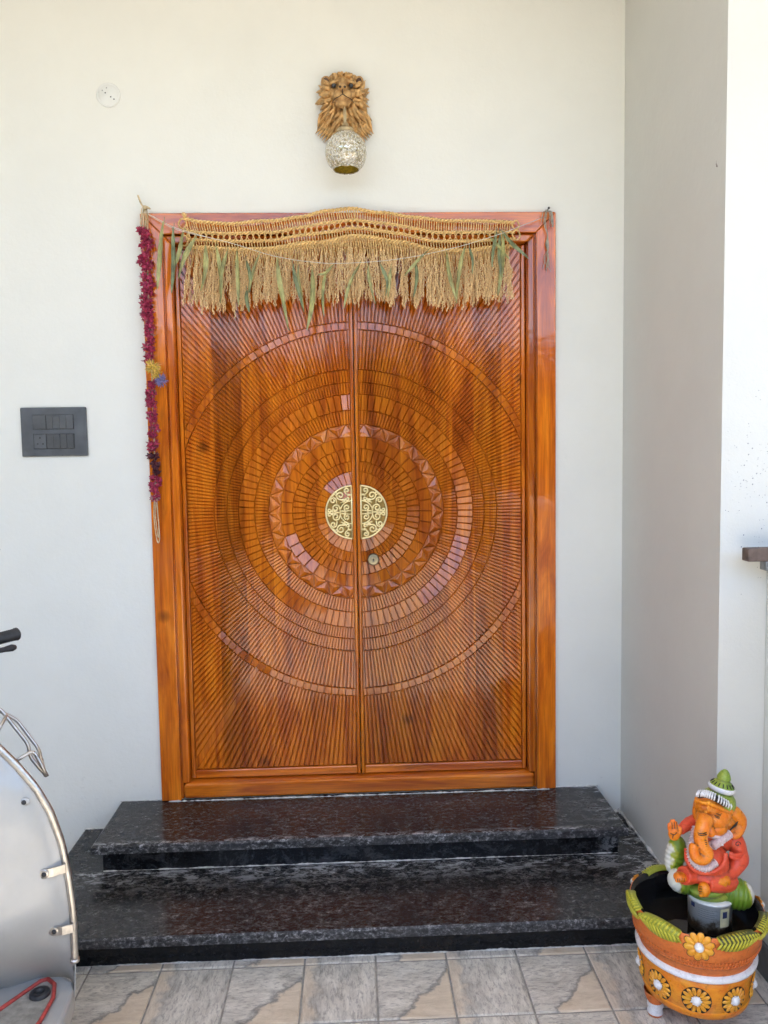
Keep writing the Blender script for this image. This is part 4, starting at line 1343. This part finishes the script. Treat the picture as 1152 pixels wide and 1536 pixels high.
# ---- white tub standing in the water
tub = empty('plastic_tub', (.934, -.930, .206))
tag(tub, 'white labelled plastic tub standing in the planter under the figure', 'tub')
t = NT('stained_white_plastic'); v = t.coord('Object')
sep = t.new('ShaderNodeSeparateXYZ'); t.l.new(v, sep.inputs[0])
dirt = t.math('ADD', t.math('MULTIPLY', t.math('SUBTRACT', t.noise(v, 38, 6, .7), .5), .09), sep.outputs[2])
c_ = t.ramp(dirt, [(.030, (.05, .033, .02)), (.045, (.28, .20, .12)), (.056, (.70, .67, .60)), (.065, (.80, .79, .76))])
M['tubw'] = t.fin(c_, .35)
mb = MB(); mb.lathe([(.0, .0), (.054, .0), (.0565, .10), (.059, .101), (.059, .107), (.056, .108), (.0, .108)], 40); mb.build('body', M['tubw'], tub, True)
ink = simple('label_ink', (.035, .045, .12), .5); cream = simple('label_cream', (.68, .62, .38), .5); faint = simple('label_print', (.26, .25, .25), .5)
def tubpatch(a0, a1, z0_, z1_, mat, name, r0=.0572):
    m = MB(); n = 8
    rz = lambda z: .0546 + .0025 * z / .1 + (r0 - .0565)
    for i in range(n + 1):
        a = a0 + (a1 - a0) * i / n
        m.v += [(rz(z0_) * math.cos(a), rz(z0_) * math.sin(a), z0_), (rz(z1_) * math.cos(a), rz(z1_) * math.sin(a), z1_)]
    for i in range(n): m.f.append((2 * i, 2 * i + 2, 2 * i + 3, 2 * i + 1)); m.m.append(0)
    m.build(name, mat, tub)
tubpatch(AF + .45, AF + .95, .045, .096, cream, 'label', .0570)
tubpatch(AF - .95, AF - .72, .085, .097, ink, 'label_mark', .0572)
tubpatch(AF + .56, AF + .80, .070, .088, ink, 'label_mark', .0575)
m = MB()
for k in range(5):                       # lines of small print
    z_ = .090 - k * .0055
    a0, a1 = AF - .55, AF + .32 - (.12 if k % 2 else 0)
    nn = 10
    b = len(m.v)
    for i in range(nn + 1):
        a = a0 + (a1 - a0) * i / nn; rr = .0571 + .00002 * k
        m.v += [(rr * math.cos(a), rr * math.sin(a), z_ - .0004), (rr * math.cos(a), rr * math.sin(a), z_ + .0004)]
    for i in range(nn): m.f.append((b + 2 * i, b + 2 * i + 2, b + 2 * i + 3, b + 2 * i + 1)); m.m.append(0)
m.build('label_lines', faint, tub)['kind'] = 'stuff'

# ---- the seated elephant-headed clay figure
FO = Vector((.935, -.930, .3145))
fig = empty('clay_idol', FO)
tag(fig, 'painted clay elephant headed seated idol with green crown on the white tub', 'idol')
CAMP = Vector((-.0048, -2.89, 1.5008))
def F(x, z, d=0.):
    """point seen at x,z in the upright plane through the figure, moved d towards the visitor"""
    p = Vector((x, -.93, z)); k = (Vector((-.0048, -2.89, 1.5008)) - p); k = k / abs(k.y)
    return p + k * d - FO
M['skin'] = painted('orange_enamel', (.74, .14, .006), (.82, .27, .010), .3)
M['coral'] = painted('coral_enamel', (.68, .060, .022), (.76, .10, .035), .38)
M['green'] = painted('green_enamel', (.12, .26, .03), (.38, .42, .05), .35, .5, 14)
M['pinkw'] = painted('pink_white_enamel', (.74, .50, .48), (.80, .70, .70), .4, .5)
t = NT('striped_cushion'); v = t.coord('Object'); sep = t.new('ShaderNodeSeparateXYZ')
t.l.new(v, sep.inputs[0])
st = t.ramp(t.math('SINE', t.math('ADD', t.math('MULTIPLY', sep.outputs[0], 62.), t.math('MULTIPLY', t.noise(v, 22, 3), 3.))), [(.30, (.16, .27, .02)), (.62, (.42, .44, .03)), (.82, (.74, .74, .66))])
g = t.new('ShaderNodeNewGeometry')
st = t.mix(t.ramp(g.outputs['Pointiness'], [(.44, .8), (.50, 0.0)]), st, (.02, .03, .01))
M['cush'] = t.fin(st, .35)
# cushions: ribbed bolsters
def bolster(c, ax, L, rr, name='cushion'):
    ax = Vector(ax).normalized(); m = MB(); n = 40
    pts = []; rad = []
    for i in range(n + 1):
        u = i / n * 2 - 1
        pts.append(Vector(c) + ax * (L * u)); rad.append(max(.002, rr * (1 - abs(u) ** 2.6) ** .5 * (1 + .035 * math.sin(u * 26))))
    m.tube(pts, rad, 24)
    return m.build(name, M['cush'], fig, True)
bolster(F(.998, .312, .012), (1, -.35, -.12), .052, .040)
bolster(F(.868, .352, -.012), (1, .1, -.15), .050, .034)
bolster(F(.838, .425, -.055), (.25, .1, 1), .052, .026)
# seat so that the figure rests on the tub
m = MB(); m.ell(F(.930, .325, -.005), (.062, .055, .020), 24, 12); m.ell(F(.925, .322, .03), (.045, .03, .016), 20, 10); blob('seat', m, .003, M['green'], fig, 3)
# body in its coral robe
m = MB(); e = lambda x, z, d, r, rot=None: m.ell(F(x, z, d), r, 20, 12, rot)
e(.925, .405, .008, (.056, .050, .052)); e(.945, .470, -.020, (.056, .036, .044)); e(.930, .370, .015, (.062, .046, .026))
e(.880, .510, -.030, (.022, .020, .018)); e(.1000 + .900, .455, -.012, (.024, .022, .028))
m.tube(spline([F(.985, .475, -.015), F(1.006, .445, -.005), F(1.012, .410, .004), F(1.000, .378, .018), F(.982, .362, .030)], 5), [.020, .021, .023, .024, .024, .024, .023, .022, .023, .025, .026, .026, .024, .022, .020, .019, .018, .017, .016, .016, .016], 14)
m.tube(spline([F(.895, .515, -.02), F(.868, .505, -.01), F(.850, .490, .005)], 5), [.020, .020, .019, .018, .017, .016, .015, .014, .013, .012, .012], 14)
m.tube(spline([F(.960, .372, .012), F(.985, .345, .022), F(.960, .340, .040), F(.925, .345, .044)], 5), [.026] * 6 + [.024] * 10, 12)
m.tube(spline([F(.905, .372, .018), F(.872, .366, .026), F(.860, .366, .032)], 5), [.024] * 11, 12)
robe = blob('robe', m, .0026, M['coral'], fig, 4)
m = MB()                                   # rolled hem, armlet and scrolls on the sleeve
m.tube(spline([F(.868, .440, .030), F(.872, .405, .050), F(.900, .375, .062), F(.940, .372, .064), F(.970, .395, .056), F(.975, .425, .045)], 6), .0062, 8)
m.tube(spline([F(.985, .424, .020), F(1.000, .417, .026), F(1.018, .420, .020), F(1.030, .428, .004)], 6), .0058, 8)
m.tube(spline([F(.985, .416, .022), F(1.000, .409, .028), F(1.018, .412, .022), F(1.030, .420, .006)], 6), .0042, 8)
m.build('robe_trim', M['coral'], robe, True)
m = MB()
for cx_, cz_ in ((1.008, .447), (1.010, .385)):
    m.tube([F(cx_ + (.0085 - .0006 * k) * math.cos(k * .6), cz_ + (.0085 - .0006 * k) * math.sin(k * .6), .0262) for k in range(12)], .0012, 5)
m.build('sleeve_scroll', M['black'], robe, True)
# shawl: ribbed pale bands
def ribbed(pts, r_, kk, name):
    m = MB(); sp_ = spline(pts, 10); m.tube(sp_, r_ * .8, 10)
    L = len(sp_)
    for k in range(kk):
        p = sp_[int((k + .5) / kk * (L - 1))]; q = sp_[min(L - 1, int((k + .5) / kk * (L - 1)) + 1)]
        d = (q - p).normalized(); a = d.orthogonal().normalized(); b = d.cross(a)
        m.tube([p + (a * math.cos(w) + b * math.sin(w)) * r_ + d * .0015 * math.sin(w) for w in [2 * PI * i / 10 for i in range(11)]], r_ * .16, 4)
    return m.build(name, M['pinkw'], fig, True)
ribbed([F(.893, .498, .018), F(.884, .460, .034), F(.878, .425, .046), F(.892, .396, .060), F(.922, .384, .066), F(.950, .400, .060)], .0095, 26, 'shawl')
ribbed([F(.940, .446, .044), F(.962, .462, .036), F(.985, .478, .022)], .0110, 11, 'shawl')
# head, trunk, ears, hands and feet: one skin
m = MB(); e = lambda x, z, d, r, rot=None: m.ell(F(x, z, d), r, 20, 14, rot)
e(.940, .535, .010, (.046, .042, .044)); e(.948, .500, .022, (.030, .026, .026)); e(.918, .520, .026, (.026, .024, .028)); e(.932, .556, .014, (.040, .034, .026))
tr = spline([F(.920, .525, .044), F(.912, .500, .060), F(.906, .470, .068), F(.914, .443, .076), F(.926, .424, .080), F(.914, .408, .082), F(.893, .416, .082), F(.887, .440, .080), F(.892, .450, .078)], 6)
m.tube(tr, [.0205 - .0095 * (i / (len(tr) - 1)) ** .9 for i in range(len(tr))], 14)
e(.934, .484, .052, (.012, .012, .014))                                          # mouth
e(.897, .560, -.006, (.010, .016, .034), (0, .15, 0)); e(.893, .540, -.006, (.009, .014, .022))      # ear on the far side
m.tube(spline([F(.985, .545, .000), F(1.000, .533, .004), F(1.014, .510, .004), F(1.006, .480, .006), F(.992, .466, .010)], 6), [.014, .015, .016, .017, .018, .018, .018, .018, .018, .018, .018, .018, .017, .017, .016, .016, .015, .015, .014, .013, .012, .011, .010, .009, .008], 12)
e(.992, .505, .004, (.022, .010, .034), (0, -.2, 0))
# raised hand
e(.834, .484, .022, (.016, .011, .020)); m.tube([F(.846, .490, .010), F(.838, .480, .018), F(.834, .474, .022)], [.011, .012, .012], 10)
for k, (dx, top_) in enumerate(((-.0105, .513), (-.0035, .522), (.0035, .523), (.0105, .516))):
    m.tube([F(.832 + dx, .494, .022), F(.830 + dx * .95, .505, .024), F(.829 + dx * .85, top_, .023)], [.0055, .0052, .0042], 8)
m.tube([F(.846, .480, .026), F(.851, .492, .030), F(.849, .502, .030)], [.0055, .0052, .004], 8)
# hand on the knee
e(.970, .352, .044, (.018, .016, .013))
for k in range(4):
    m.tube([F(.963 + k * .0058, .352, .054), F(.958 + k * .0060, .341, .060), F(.957 + k * .0060, .330, .059)], [.0058, .0055, .0042], 8)
m.tube([F(.982, .352, .052), F(.986, .342, .056), F(.984, .334, .056)], [.0055, .005, .004], 8)
# feet
e(.852, .362, .036, (.018, .018, .012))
for k in range(4): m.ell(F(.842 + k * .0058, .352, .046), (.0042, .006, .005), 8, 6)
e(.918, .325, .056, (.015, .017, .020))
for k in range(4): m.ell(F(.909 + k * .0058, .309, .063), (.0042, .005, .007), 8, 6)
skin = blob('body', m, .0022, M['skin'], fig, 3)
m = MB()                                   # painted black lines: eye, trunk ticks, ear, palm, toes
def line(pts, r_=.0011): m.tube(spline(pts, 4) if len(pts) > 2 else [Vector(p) for p in pts], r_, 5)
line([F(.943, .530, .0535), F(.953, .527, .0525), F(.965, .530, .046)]); line([F(.945, .526, .0525), F(.954, .522, .052), F(.964, .525, .046)])
line([F(.948, .534, .0525), F(.958, .532, .050), F(.966, .535, .045)])
for k in range(6): line([F(.9175 + k * .001, .462 - k * .006, .087 + .001 * k), F(.9225 + k * .001, .461 - k * .006, .086 + .001 * k)], .0010)
line([F(.898, .483, .082), F(.910, .480, .088), F(.922, .483, .080)], .0013); line([F(.899, .478, .082), F(.911, .475, .089), F(.923, .478, .081)], .0013)
for k in range(7): line([F(.984 + k * .003, .484 + k * .0022, .019), F(.990 + k * .003, .494 + k * .003, .0185)], .0011)
for k in range(3): line([F(.8290 + k * .007, .496, .0288), F(.8275 + k * .0065, .514, .0288)], .0010)
line([F(.824, .484, .0345), F(.834, .480, .0350), F(.842, .486, .0335)], .0011); line([F(.832, .480, .0350), F(.830, .470, .034)], .0011)
for k in range(4): line([F(.8455 + k * .0058, .358, .053), F(.8455 + k * .0058, .349, .054)], .0010)
for k in range(4): line([F(.9035 + k * .0001, .334 - k * .007, .0700), F(.912, .333 - k * .007, .0735)], .0010)
m.build('painted_lines', M['black'], skin, True)['kind'] = 'stuff'
# headband, bead, hair ribs and crown
m = MB()
m.tube(spline([F(.897, .572, .030), F(.912, .566, .046), F(.930, .562, .054), F(.950, .553, .054), F(.975, .540, .040), F(.990, .536, .020)], 6), .0048, 8)
m.tube(spline([F(.928, .556, .058), F(.924, .549, .060), F(.927, .543, .061), F(.934, .545, .060), F(.934, .553, .059)], 5), .0028, 6)
m.ell(F(.919, .540, .060), .0042, 10, 8); m.ell(F(.927, .564, .056), .0062, 10, 8); m.ell(F(.985, .540, .030), (.009, .009, .008), 10, 8); m.ell(F(.976, .532, .040), .005, 8, 6); m.ell(F(.896, .574, .022), (.008, .008, .010), 10, 8)
m.build('headband', M['amber'], fig, True)
m = MB(); hr = spline([F(.900, .588, .024), F(.918, .588, .040), F(.940, .580, .046), F(.965, .565, .040), F(.985, .551, .024)], 8)
m.tube(hr, .0088, 10); m.build('hair', M['black'], fig, True)
m = MB()
for k in range(15):
    p = hr[int((k + .4) / 15 * (len(hr) - 1))]; c0 = F(.947, .575, -.01)
    up_ = (F(.955, .64, -.01) - F(.94, .56, -.01)).normalized(); outw = (p - c0); outw = (outw - up_ * outw.dot(up_)).normalized()
    m.tube([p + outw * .0085 - up_ * .005, p + outw * .010 + up_ * .004, p + outw * .002 + up_ * .0125], [.0020, .0026, .0022], 6)
m.build('hair_ribs', M['white_en'], fig, True)['kind'] = 'stuff'
m = MB()
prof = [(.043, .0), (.0445, .012), (.040, .026), (.032, .034), (.026, .037), (.030, .039), (.0335, .046), (.031, .054), (.0245, .060), (.0195, .066), (.0155, .0695), (.0175, .0715), (.0178, .075), (.0150, .083), (.0105, .091), (.005, .0965), (.0, .098)]
m.lathe(prof, 32)
upv = (F(.968, .640, -.01) - F(.950, .560, -.01)).normalized()
mat_ = Vector((0, 0, 1)).rotation_difference(upv).to_matrix().to_4x4(); mat_.translation = F(.951, .560, -.004)
m.xform(mat_)
crown = m.build('crown', M['green'], fig, True)
m = MB(); m.lathe([(.0305, .0395), (.0330, .0420), (.0345, .0460), (.0335, .0505), (.0315, .0530)], 32); m.xform(mat_); m.build('crown_band', M['white_en'], crown, True)
m = MB()
for k in range(16):
    a = 2 * PI * k / 16
    s0 = len(m.v); m.tube([(.0300 * math.cos(a), .0300 * math.sin(a), .0555), (.0225 * math.cos(a), .0225 * math.sin(a), .0630)], .0014, 5)
    m.xform(mat_, s0)
m.build('crown_marks', M['black'], crown, True)['kind'] = 'stuff'
# necklace
m = MB(); m.tube(spline([F(.920, .475, .020), F(.945, .470, .040), F(.972, .480, .022)], 8), .0045, 8); m.build('necklace', M['pinkw'], fig, True)
m = MB(); m.tube(spline([F(.958, .490, .030), F(.966, .470, .036), F(.966, .445, .046)], 6), .0032, 6); m.build('sash', M['white_en'], fig, True)
# ================================================================ parked scooter at the left edge
SO = Vector((-.93, -1.25, 0))
sc = empty('parked_scooter', SO)
tag(sc, 'silver grey motor scooter parked beside the steps at the left edge', 'scooter')
t = NT('silver_grey_paint'); v = t.coord('Object')
c_ = t.ramp(t.noise(v, 5, 5, .6), [(.3, (.37, .365, .345)), (.7, (.44, .435, .41))])
c_ = t.mix(t.ramp(t.noise(v, 70, 6, .75), [(.60, 0.0), (.75, .25)]), c_, (.30, .29, .27))
M['silver'] = t.fin(c_, t.ramp(t.noise(v, 30, 4), [(.3, .28), (.7, .45)]), .15, .5, .5, .12)
M['chrome'] = simple('worn_chrome', (.58, .55, .51), .34, 1., .12, 60, .05)
M['rubber'] = simple('black_rubber', (.022, .022, .024), .55, 0, .3, 60, .2)
M['redline'] = simple('red_piping', (.42, .055, .045), .5, 0, .25, 60)
M['mat'] = simple('grey_floor_mat', (.27, .25, .215), .7, 0, .2, 60, .3)
LEAN = -.17
def cx_(z): return -.895 + LEAN * (z - .28)
EDGE = [(.20, -.695), (.238, -.691), (.324, -.685), (.451, -.684), (.529, -.691), (.619, -.704), (.693, -.722), (.755, -.750), (.809, -.787), (.864, -.832), (.93, -.888)]
def edge(z):
    if z <= EDGE[0][0]: return EDGE[0][1]
    for (a, b), (c, d) in zip(EDGE, EDGE[1:]):
        if z <= c: return b + (d - b) * (z - a) / (c - a)
    return EDGE[-1][1]
def S(x, y, z): return Vector((x, y, z)) - SO
# leg shield: concave towards the rider, a shell with thickness
def shield_y(s, z):
    return -1.125 - .125 * (1 - abs(s) ** 1.6) - .10 * max(0, z - .60) + .165 * (1 - abs(s) ** 6) * max(0, 1 - (z - .225) / .26) ** 1.5
m = MB(); nz, ns = 26, 22
for back in (0, 1):
    for i in range(nz + 1):
        z = .225 + (.93 - .225) * i / nz
        for j in range(ns + 1):
            s = 2 * j / ns - 1; c = cx_(z); hw = edge(z) - c
            m.v.append(tuple(S(c + s * hw * (1 - .012 * back), shield_y(s, z) + .012 * back + (.012 if abs(s) > .97 and back == 0 else 0), z)))
W_ = ns + 1
for back in (0, 1):
    o_ = back * (nz + 1) * W_
    for i in range(nz):
        for j in range(ns):
            q = (o_ + i * W_ + j, o_ + i * W_ + j + 1, o_ + (i + 1) * W_ + j + 1, o_ + (i + 1) * W_ + j)
            m.f.append(q if not back else q[::-1]); m.m.append(0)
o_ = (nz + 1) * W_
for i in range(nz):
    for j in (0, ns):
        a, b = i * W_ + j, (i + 1) * W_ + j
        m.f.append((a, b, b + o_, a + o_)); m.m.append(0)
for j in range(ns):
    a, b = nz * W_ + j, nz * W_ + j + 1
    m.f.append((a, b, b + o_, a + o_)); m.m.append(0)
shield = m.build('leg_shield', M['silver'], sc, True)
# chrome beading along the right edge, with its clips and bolts
def rimpt(z, off=.0): return S(edge(z) + off, -1.122 - .10 * max(0, z - .60), z)
m = MB(); m.tube([rimpt(.322 + (.93 - .322) * k / 40) for k in range(41)], .0088, 12)
m.tube([rimpt(.322), rimpt(.330)], .0108, 12)
m.build('edge_guard', M['chrome'], sc, True)
m = MB(); m.tube([S(2 * cx_(z) - edge(z), -1.122 - .10 * max(0, z - .60), z) for z in [.322 + (.93 - .322) * k / 40 for k in range(41)]], .0105, 12)
m.build('edge_guard', M['chrome'], sc, True)
for z in (.412, .558):
    m = MB(); p = rimpt(z)
    x0_ = p.x - .036; sx = (x0_ + SO.x - cx_(z)) / (edge(z) - cx_(z)); y0_ = shield_y(sx, z) - SO.y - .003; y1_ = p.y - .011
    vs = []
    for (xx, yy) in ((x0_ - .004, y0_), (x0_ + .018, (y0_ + y1_) / 2 - .004), (p.x + .004, y1_)):
        vs += [(xx, yy - .003, p.z - .010), (xx, yy - .003, p.z + .010), (xx, yy, p.z + .010), (xx, yy, p.z - .010)]
    m.add(vs, [(0, 1, 2, 3), (8, 11, 10, 9)] + [(q + i, q + 4 + i, q + 4 + (i + 1) % 4, q + (i + 1) % 4) for q in (0, 4) for i in range(4)])
    m.ell((x0_ - .002, y0_ - .0015, p.z), (.0125, .003, .0115), 14, 8)
    cl = m.build('clip', M['chrome'], sc)
    m = MB(); m.ell((x0_, y0_ - .0045, p.z), (.0058, .003, .0058), 12, 8); m.build('bolt', M['rubber'], cl, True)
sx = (-.766 - cx_(.732)) / (edge(.732) - cx_(.732)); yb_ = shield_y(sx, .732)
m = MB(); m.ell(S(-.766, yb_, .732), (.013, .0045, .0095), 14, 8); bs = m.build('bolt_seat', M['silver'], sc, True)
m = MB(); m.ell(S(-.766, yb_ - .005, .732), (.0055, .003, .0055), 12, 8); m.build('bolt', M['rubber'], bs, True)
# wire guard outside the shield
m = MB()
def wire(pts, r_=.0038): m.tube(spline([S(*p) for p in pts], 5), r_, 8)
def bent(pts, r_=.0042):
    """straight wires with small rounded bends"""
    P = [S(*p) for p in pts]; out = [P[0]]
    for a_, b_, c_2 in zip(P, P[1:], P[2:]):
        u1 = (a_ - b_).normalized() * .012; u2 = (c_2 - b_).normalized() * .012
        for k in range(5):
            t_ = k / 4; out.append((b_ + u1) * (1 - t_) ** 2 + b_ * 2 * t_ * (1 - t_) + (b_ + u2) * t_ * t_)
    out.append(P[-1]); m.tube(out, r_, 8)
bent([(-.93, -1.10, .965), (-.857, -1.06, .918), (-.795, -1.06, .829), (-.792, -1.06, .797), (-.756, -1.06, .750)])
bent([(-.842, -1.06, .901), (-.857, -1.10, .858)])
bent([(-.815, -1.10, .800), (-.784, -1.06, .813), (-.770, -1.06, .785), (-.754, -1.06, .748)])
bent([(-.93, -1.02, .93), (-.85, -.99, .865), (-.80, -.99, .790), (-.758, -1.06, .750)])
m.build('wire_guard', M['chrome'], sc, True)
# crumpled clear sheet tucked behind the guard
# outer front fairing, headset and handlebar (turned to the left lock)
m = MB()
m.ell(S(-1.0, -1.02, .60), (.085, .09, .26), 20, 14, (.25, -.16, 0)); m.ell(S(-1.03, -1.07, .90), (.09, .08, .09), 20, 14)
blob('front_fairing', m, .012, M['silver'], sc, 4)
hb_c = Vector((-1.075, -1.16, 1.045)); ge = Vector((-.895, -.855, 1.052)); hd = (ge - hb_c).normalized()
m = MB(); m.ell(hb_c - SO, (.11, .09, .055), 18, 12, (0, 0, .9)); m.ell(hb_c - SO + Vector((-.04, .03, -.01)), (.085, .085, .06), 16, 10); blob('headset', m, .008, M['silver'], sc, 4)
m = MB(); m.tube([hb_c - SO - hd * .355, hb_c - SO + hd * .355], .011, 12); m.build('handlebar', M['chrome'], sc, True)
for s in (1, -1):
    a = hb_c - SO + hd * (s * .225); b = hb_c - SO + hd * (s * .350)
    m = MB(); m.tube([a, a.lerp(b, .02), a.lerp(b, .93), a.lerp(b, .97), b, b + (b - a).normalized() * .004], [.013, .0158, .0158, .0172, .0172, .009], 16)
    gp = m.build('grip', M['rubber'], sc, True)
    m = MB(); q = b - SO * 0
    m.tube(spline([a + Vector((0, 0, -.004)) - hd * .0, a.lerp(b, .3) + Vector((.030 * hd.y, -.030 * hd.x, -.020)), b + Vector((.034 * hd.y, -.034 * hd.x, -.024)) - hd * (s * .03)], 6), [.007] * 10 + [.0085, .0095, .006], 10)
    m.build('brake_lever', M['rubber'], gp, True)
    m = MB(); st_ = hb_c - SO + hd * (s * .2)
    m.tube(spline([st_, st_ + Vector((0, 0, .10)), st_ + hd * (s * .05) + Vector((0, 0, .20))], 4), .004, 8)
    m.ell(st_ + hd * (s * .06) + Vector((0, 0, .23)), (.055, .012, .040), 14, 8, (0, 0, math.atan2(hd.y, hd.x)))
    m.build('mirror', M['rubber'], sc, True)
# headlight
m = MB(); pf = Vector((-hd.y, hd.x, 0)); m.ell(hb_c - SO + pf * .085, (.062, .03, .05), 18, 12, (0, 0, math.atan2(pf.y, pf.x) - PI / 2)); m.build('headlight', simple('headlight_glass', (.6, .62, .64), .1), sc, True)
# floorboard with its rubber mat, red piping and plug
fz = .250
m = MB()
fp = [(-.735, -1.063), (-.706, -1.085), (-.692, -1.115), (-.686, -1.150), (-.681, -1.206), (-.690, -1.30), (-.715, -1.42), (-.715, -1.72), (-1.08, -1.72), (-1.08, -1.42), (-1.105, -1.27), (-1.13, -1.165), (-1.06, -1.06)]
n = len(fp)
vs = [tuple(S(x, y, fz)) for x, y in fp] + [tuple(S(x, y, fz - .055)) for x, y in fp]
m.add(vs, [tuple(range(n - 1, -1, -1)), tuple(range(n, 2 * n))] + [(i, (i + 1) % n, n + (i + 1) % n, n + i) for i in range(n)])
fb = m.build('floorboard', M['silver'], sc)
bm = bmesh.new(); bm.from_mesh(fb.data); bmesh.ops.recalc_face_normals(bm, faces=bm.faces); bm.to_mesh(fb.data); bm.free()
bevel(fb, .010, 3)
mp_ = [(-.765, -1.085), (-.742, -1.105), (-.727, -1.152), (-.727, -1.228), (-.745, -1.32), (-.755, -1.42), (-.755, -1.68), (-1.03, -1.68), (-1.03, -1.42), (-1.0, -1.30), (-.93, -1.30), (-.835, -1.184), (-.806, -1.135), (-.780, -1.092)]
m = MB(); n = len(mp_); m.add([tuple(S(x, y, fz + .0035)) for x, y in mp_], [tuple(range(n - 1, -1, -1))]); m.add([tuple(S(x, y, fz + .0005)) for x, y in mp_], [tuple(range(n))])
mt = m.build('floor_mat', M['mat'], sc)
bm = bmesh.new(); bm.from_mesh(mt.data); bmesh.ops.recalc_face_normals(bm, faces=bm.faces); bm.to_mesh(mt.data); bm.free()
m = MB(); m.tube([S(x, y, fz + .006) for x, y in mp_ + mp_[:1]], .0048, 8); m.build('mat_piping', M['redline'], sc, True)
m = MB(); m.lathe([(.009, .002), (.010, .008), (.018, .0095), (.0225, .007), (.0235, .0)], 24, S(-.764, -1.136, fz + .003)); m.lathe([(.0, .0015), (.0095, .0025)], 24, S(-.764, -1.136, fz + .003)); m.build('rubber_plug', M['rubber'], sc, True)
m = MB()
for k in range(4): m.box(*[q for q in (S(-.99 + k * .055, 0, 0).x, S(-.965 + k * .055, 0, 0).x, S(0, -1.66, 0).y, S(0, -1.36, 0).y, fz + .0037, fz + .0075)])
m.build('mat_ribs', M['rubber'], sc)['kind'] = 'stuff'
# inner apron column
m = MB(); m.ell(S(-.98, -1.17, .60), (.085, .07, .36), 18, 14, (0, -.16, 0)); m.build('steering_cover', M['silver'], sc, True)
# wheels, rear body, seat
def wheel(c, r_, w):
    m = MB(); m.lathe([(r_ - .07, -w * .5), (r_ - .03, -w), (r_ - .008, -w * .8), (r_, 0), (r_ - .008, w * .8), (r_ - .03, w), (r_ - .07, w * .5)], 36)
    m.xform(Matrix.Translation(Vector(c) - SO) @ Matrix.Rotation(PI / 2, 4, 'Y'))
    ty = m.build('tyre', M['rubber'], sc, True)
    m = MB(); m.lathe([(0, -w * .6), (.03, -w * .6), (.04, -w * .3), (r_ - .075, -w * .3), (r_ - .068, -w * .5), (r_ - .068, w * .5), (r_ - .075, w * .3), (.04, w * .3), (.03, w * .6), (0, w * .6)], 30)
    m.xform(Matrix.Translation(Vector(c) - SO) @ Matrix.Rotation(PI / 2, 4, 'Y'))
    m.build('rim', M['chrome'], ty, True)
wheel((-.97, -.93, .218), .215, .045); wheel((-.90, -2.02, .218), .215, .045)
m = MB(); m.tube([S(-.97, -.93 + .235 * math.cos(a), .218 + .235 * math.sin(a)) for a in [R(20 + 8 * k) for k in range(19)]], .055, 12, flat=.35, up=(1, 0, 0)); m.build('mudguard', M['silver'], sc, True)
m = MB(); m.tube([S(-.995, -.93, .218), S(-1.0, -.97, .60), S(-1.02, -1.05, .85)], .022, 10); m.build('fork', M['chrome'], sc, True)
m = MB(); m.ell(S(-.94, -1.98, .52), (.17, .40, .20), 22, 14); m.ell(S(-.94, -1.82, .42), (.13, .22, .20), 20, 12); m.ell(S(-.95, -2.2, .60), (.12, .25, .12), 18, 10); blob('rear_body', m, .014, M['silver'], sc, 5)
m = MB(); m.ell(S(-.965, -1.80, .765), (.135, .22, .065), 20, 12); m.ell(S(-.968, -2.10, .785), (.12, .24, .062), 20, 12); blob('seat', m, .012, simple('black_vinyl', (.025, .025, .027), .45, 0, .2, 40, .2), sc, 4)
m = MB(); m.tube(spline([S(-.84, -2.32, .80), S(-.87, -2.42, .84), S(-.97, -2.46, .85), S(-1.07, -2.42, .84), S(-1.10, -2.32, .80)], 5), .011, 10); m.build('grab_rail', M['chrome'], sc, True)
m = MB(); m.ell(S(-.95, -2.43, .62), (.06, .025, .035), 14, 8); m.build('tail_light', simple('red_lens', (.35, .01, .01), .15), sc, True)
m = MB(); m.tube(spline([S(-1.02, -1.60, .22), S(-1.12, -1.62, .10), S(-1.20, -1.63, .003)], 4), .009, 8); m.box(*[S(-1.225, 0, 0).x, S(-1.175, 0, 0).x, S(0, -1.65, 0).y, S(0, -1.61, 0).y, .0008, .007]); m.build('side_stand', M['chrome'], sc, True)
# ================================================================ leafy backdrop added opposite the porch to darken reflections (seen only in the varnish)
backdrop = empty('backdrop', (0, -9.5, -.03))
tag(backdrop, 'tall dark green hedge added out of view to darken the door reflections', 'backdrop')
M['hleaf'] = simple('backdrop_leaf', (.055, .085, .028), .6, 0, .4, 2)
M['hcore'] = simple('backdrop_core', (.02, .025, .012), .9, 0, .3, 3)
rq = random.Random(77)
m = MB(); m.box(-16, 16, -.45, .45, 0, 3.1)
m.build('branches', M['hcore'], backdrop)
m = MB()
for k in range(14000):
    x = rq.uniform(-16.1, 16.1); z = rq.uniform(.05, 3.3 + .15 * math.sin(x * 1.7) + .1 * math.sin(x * 4.1)); y = .45 + abs(rq.gauss(0, .09))
    if rq.random() < .15: y = rq.uniform(-.45, .5); z = 3.1 + abs(rq.gauss(.05, .2)) + .15 * math.sin(x * 1.7)
    u_ = Vector((rq.gauss(0, 1), rq.gauss(0, 1), rq.gauss(0, 1))).normalized(); w_ = u_.orthogonal().normalized(); p = Vector((x, y, z)); s = rq.uniform(.09, .15)
    m.add([p + u_ * s, p + w_ * s * .5, p - u_ * s, p - w_ * s * .5], [(0, 1, 2, 3)])
m.build('foliage', M['hleaf'], backdrop)['kind'] = 'stuff'
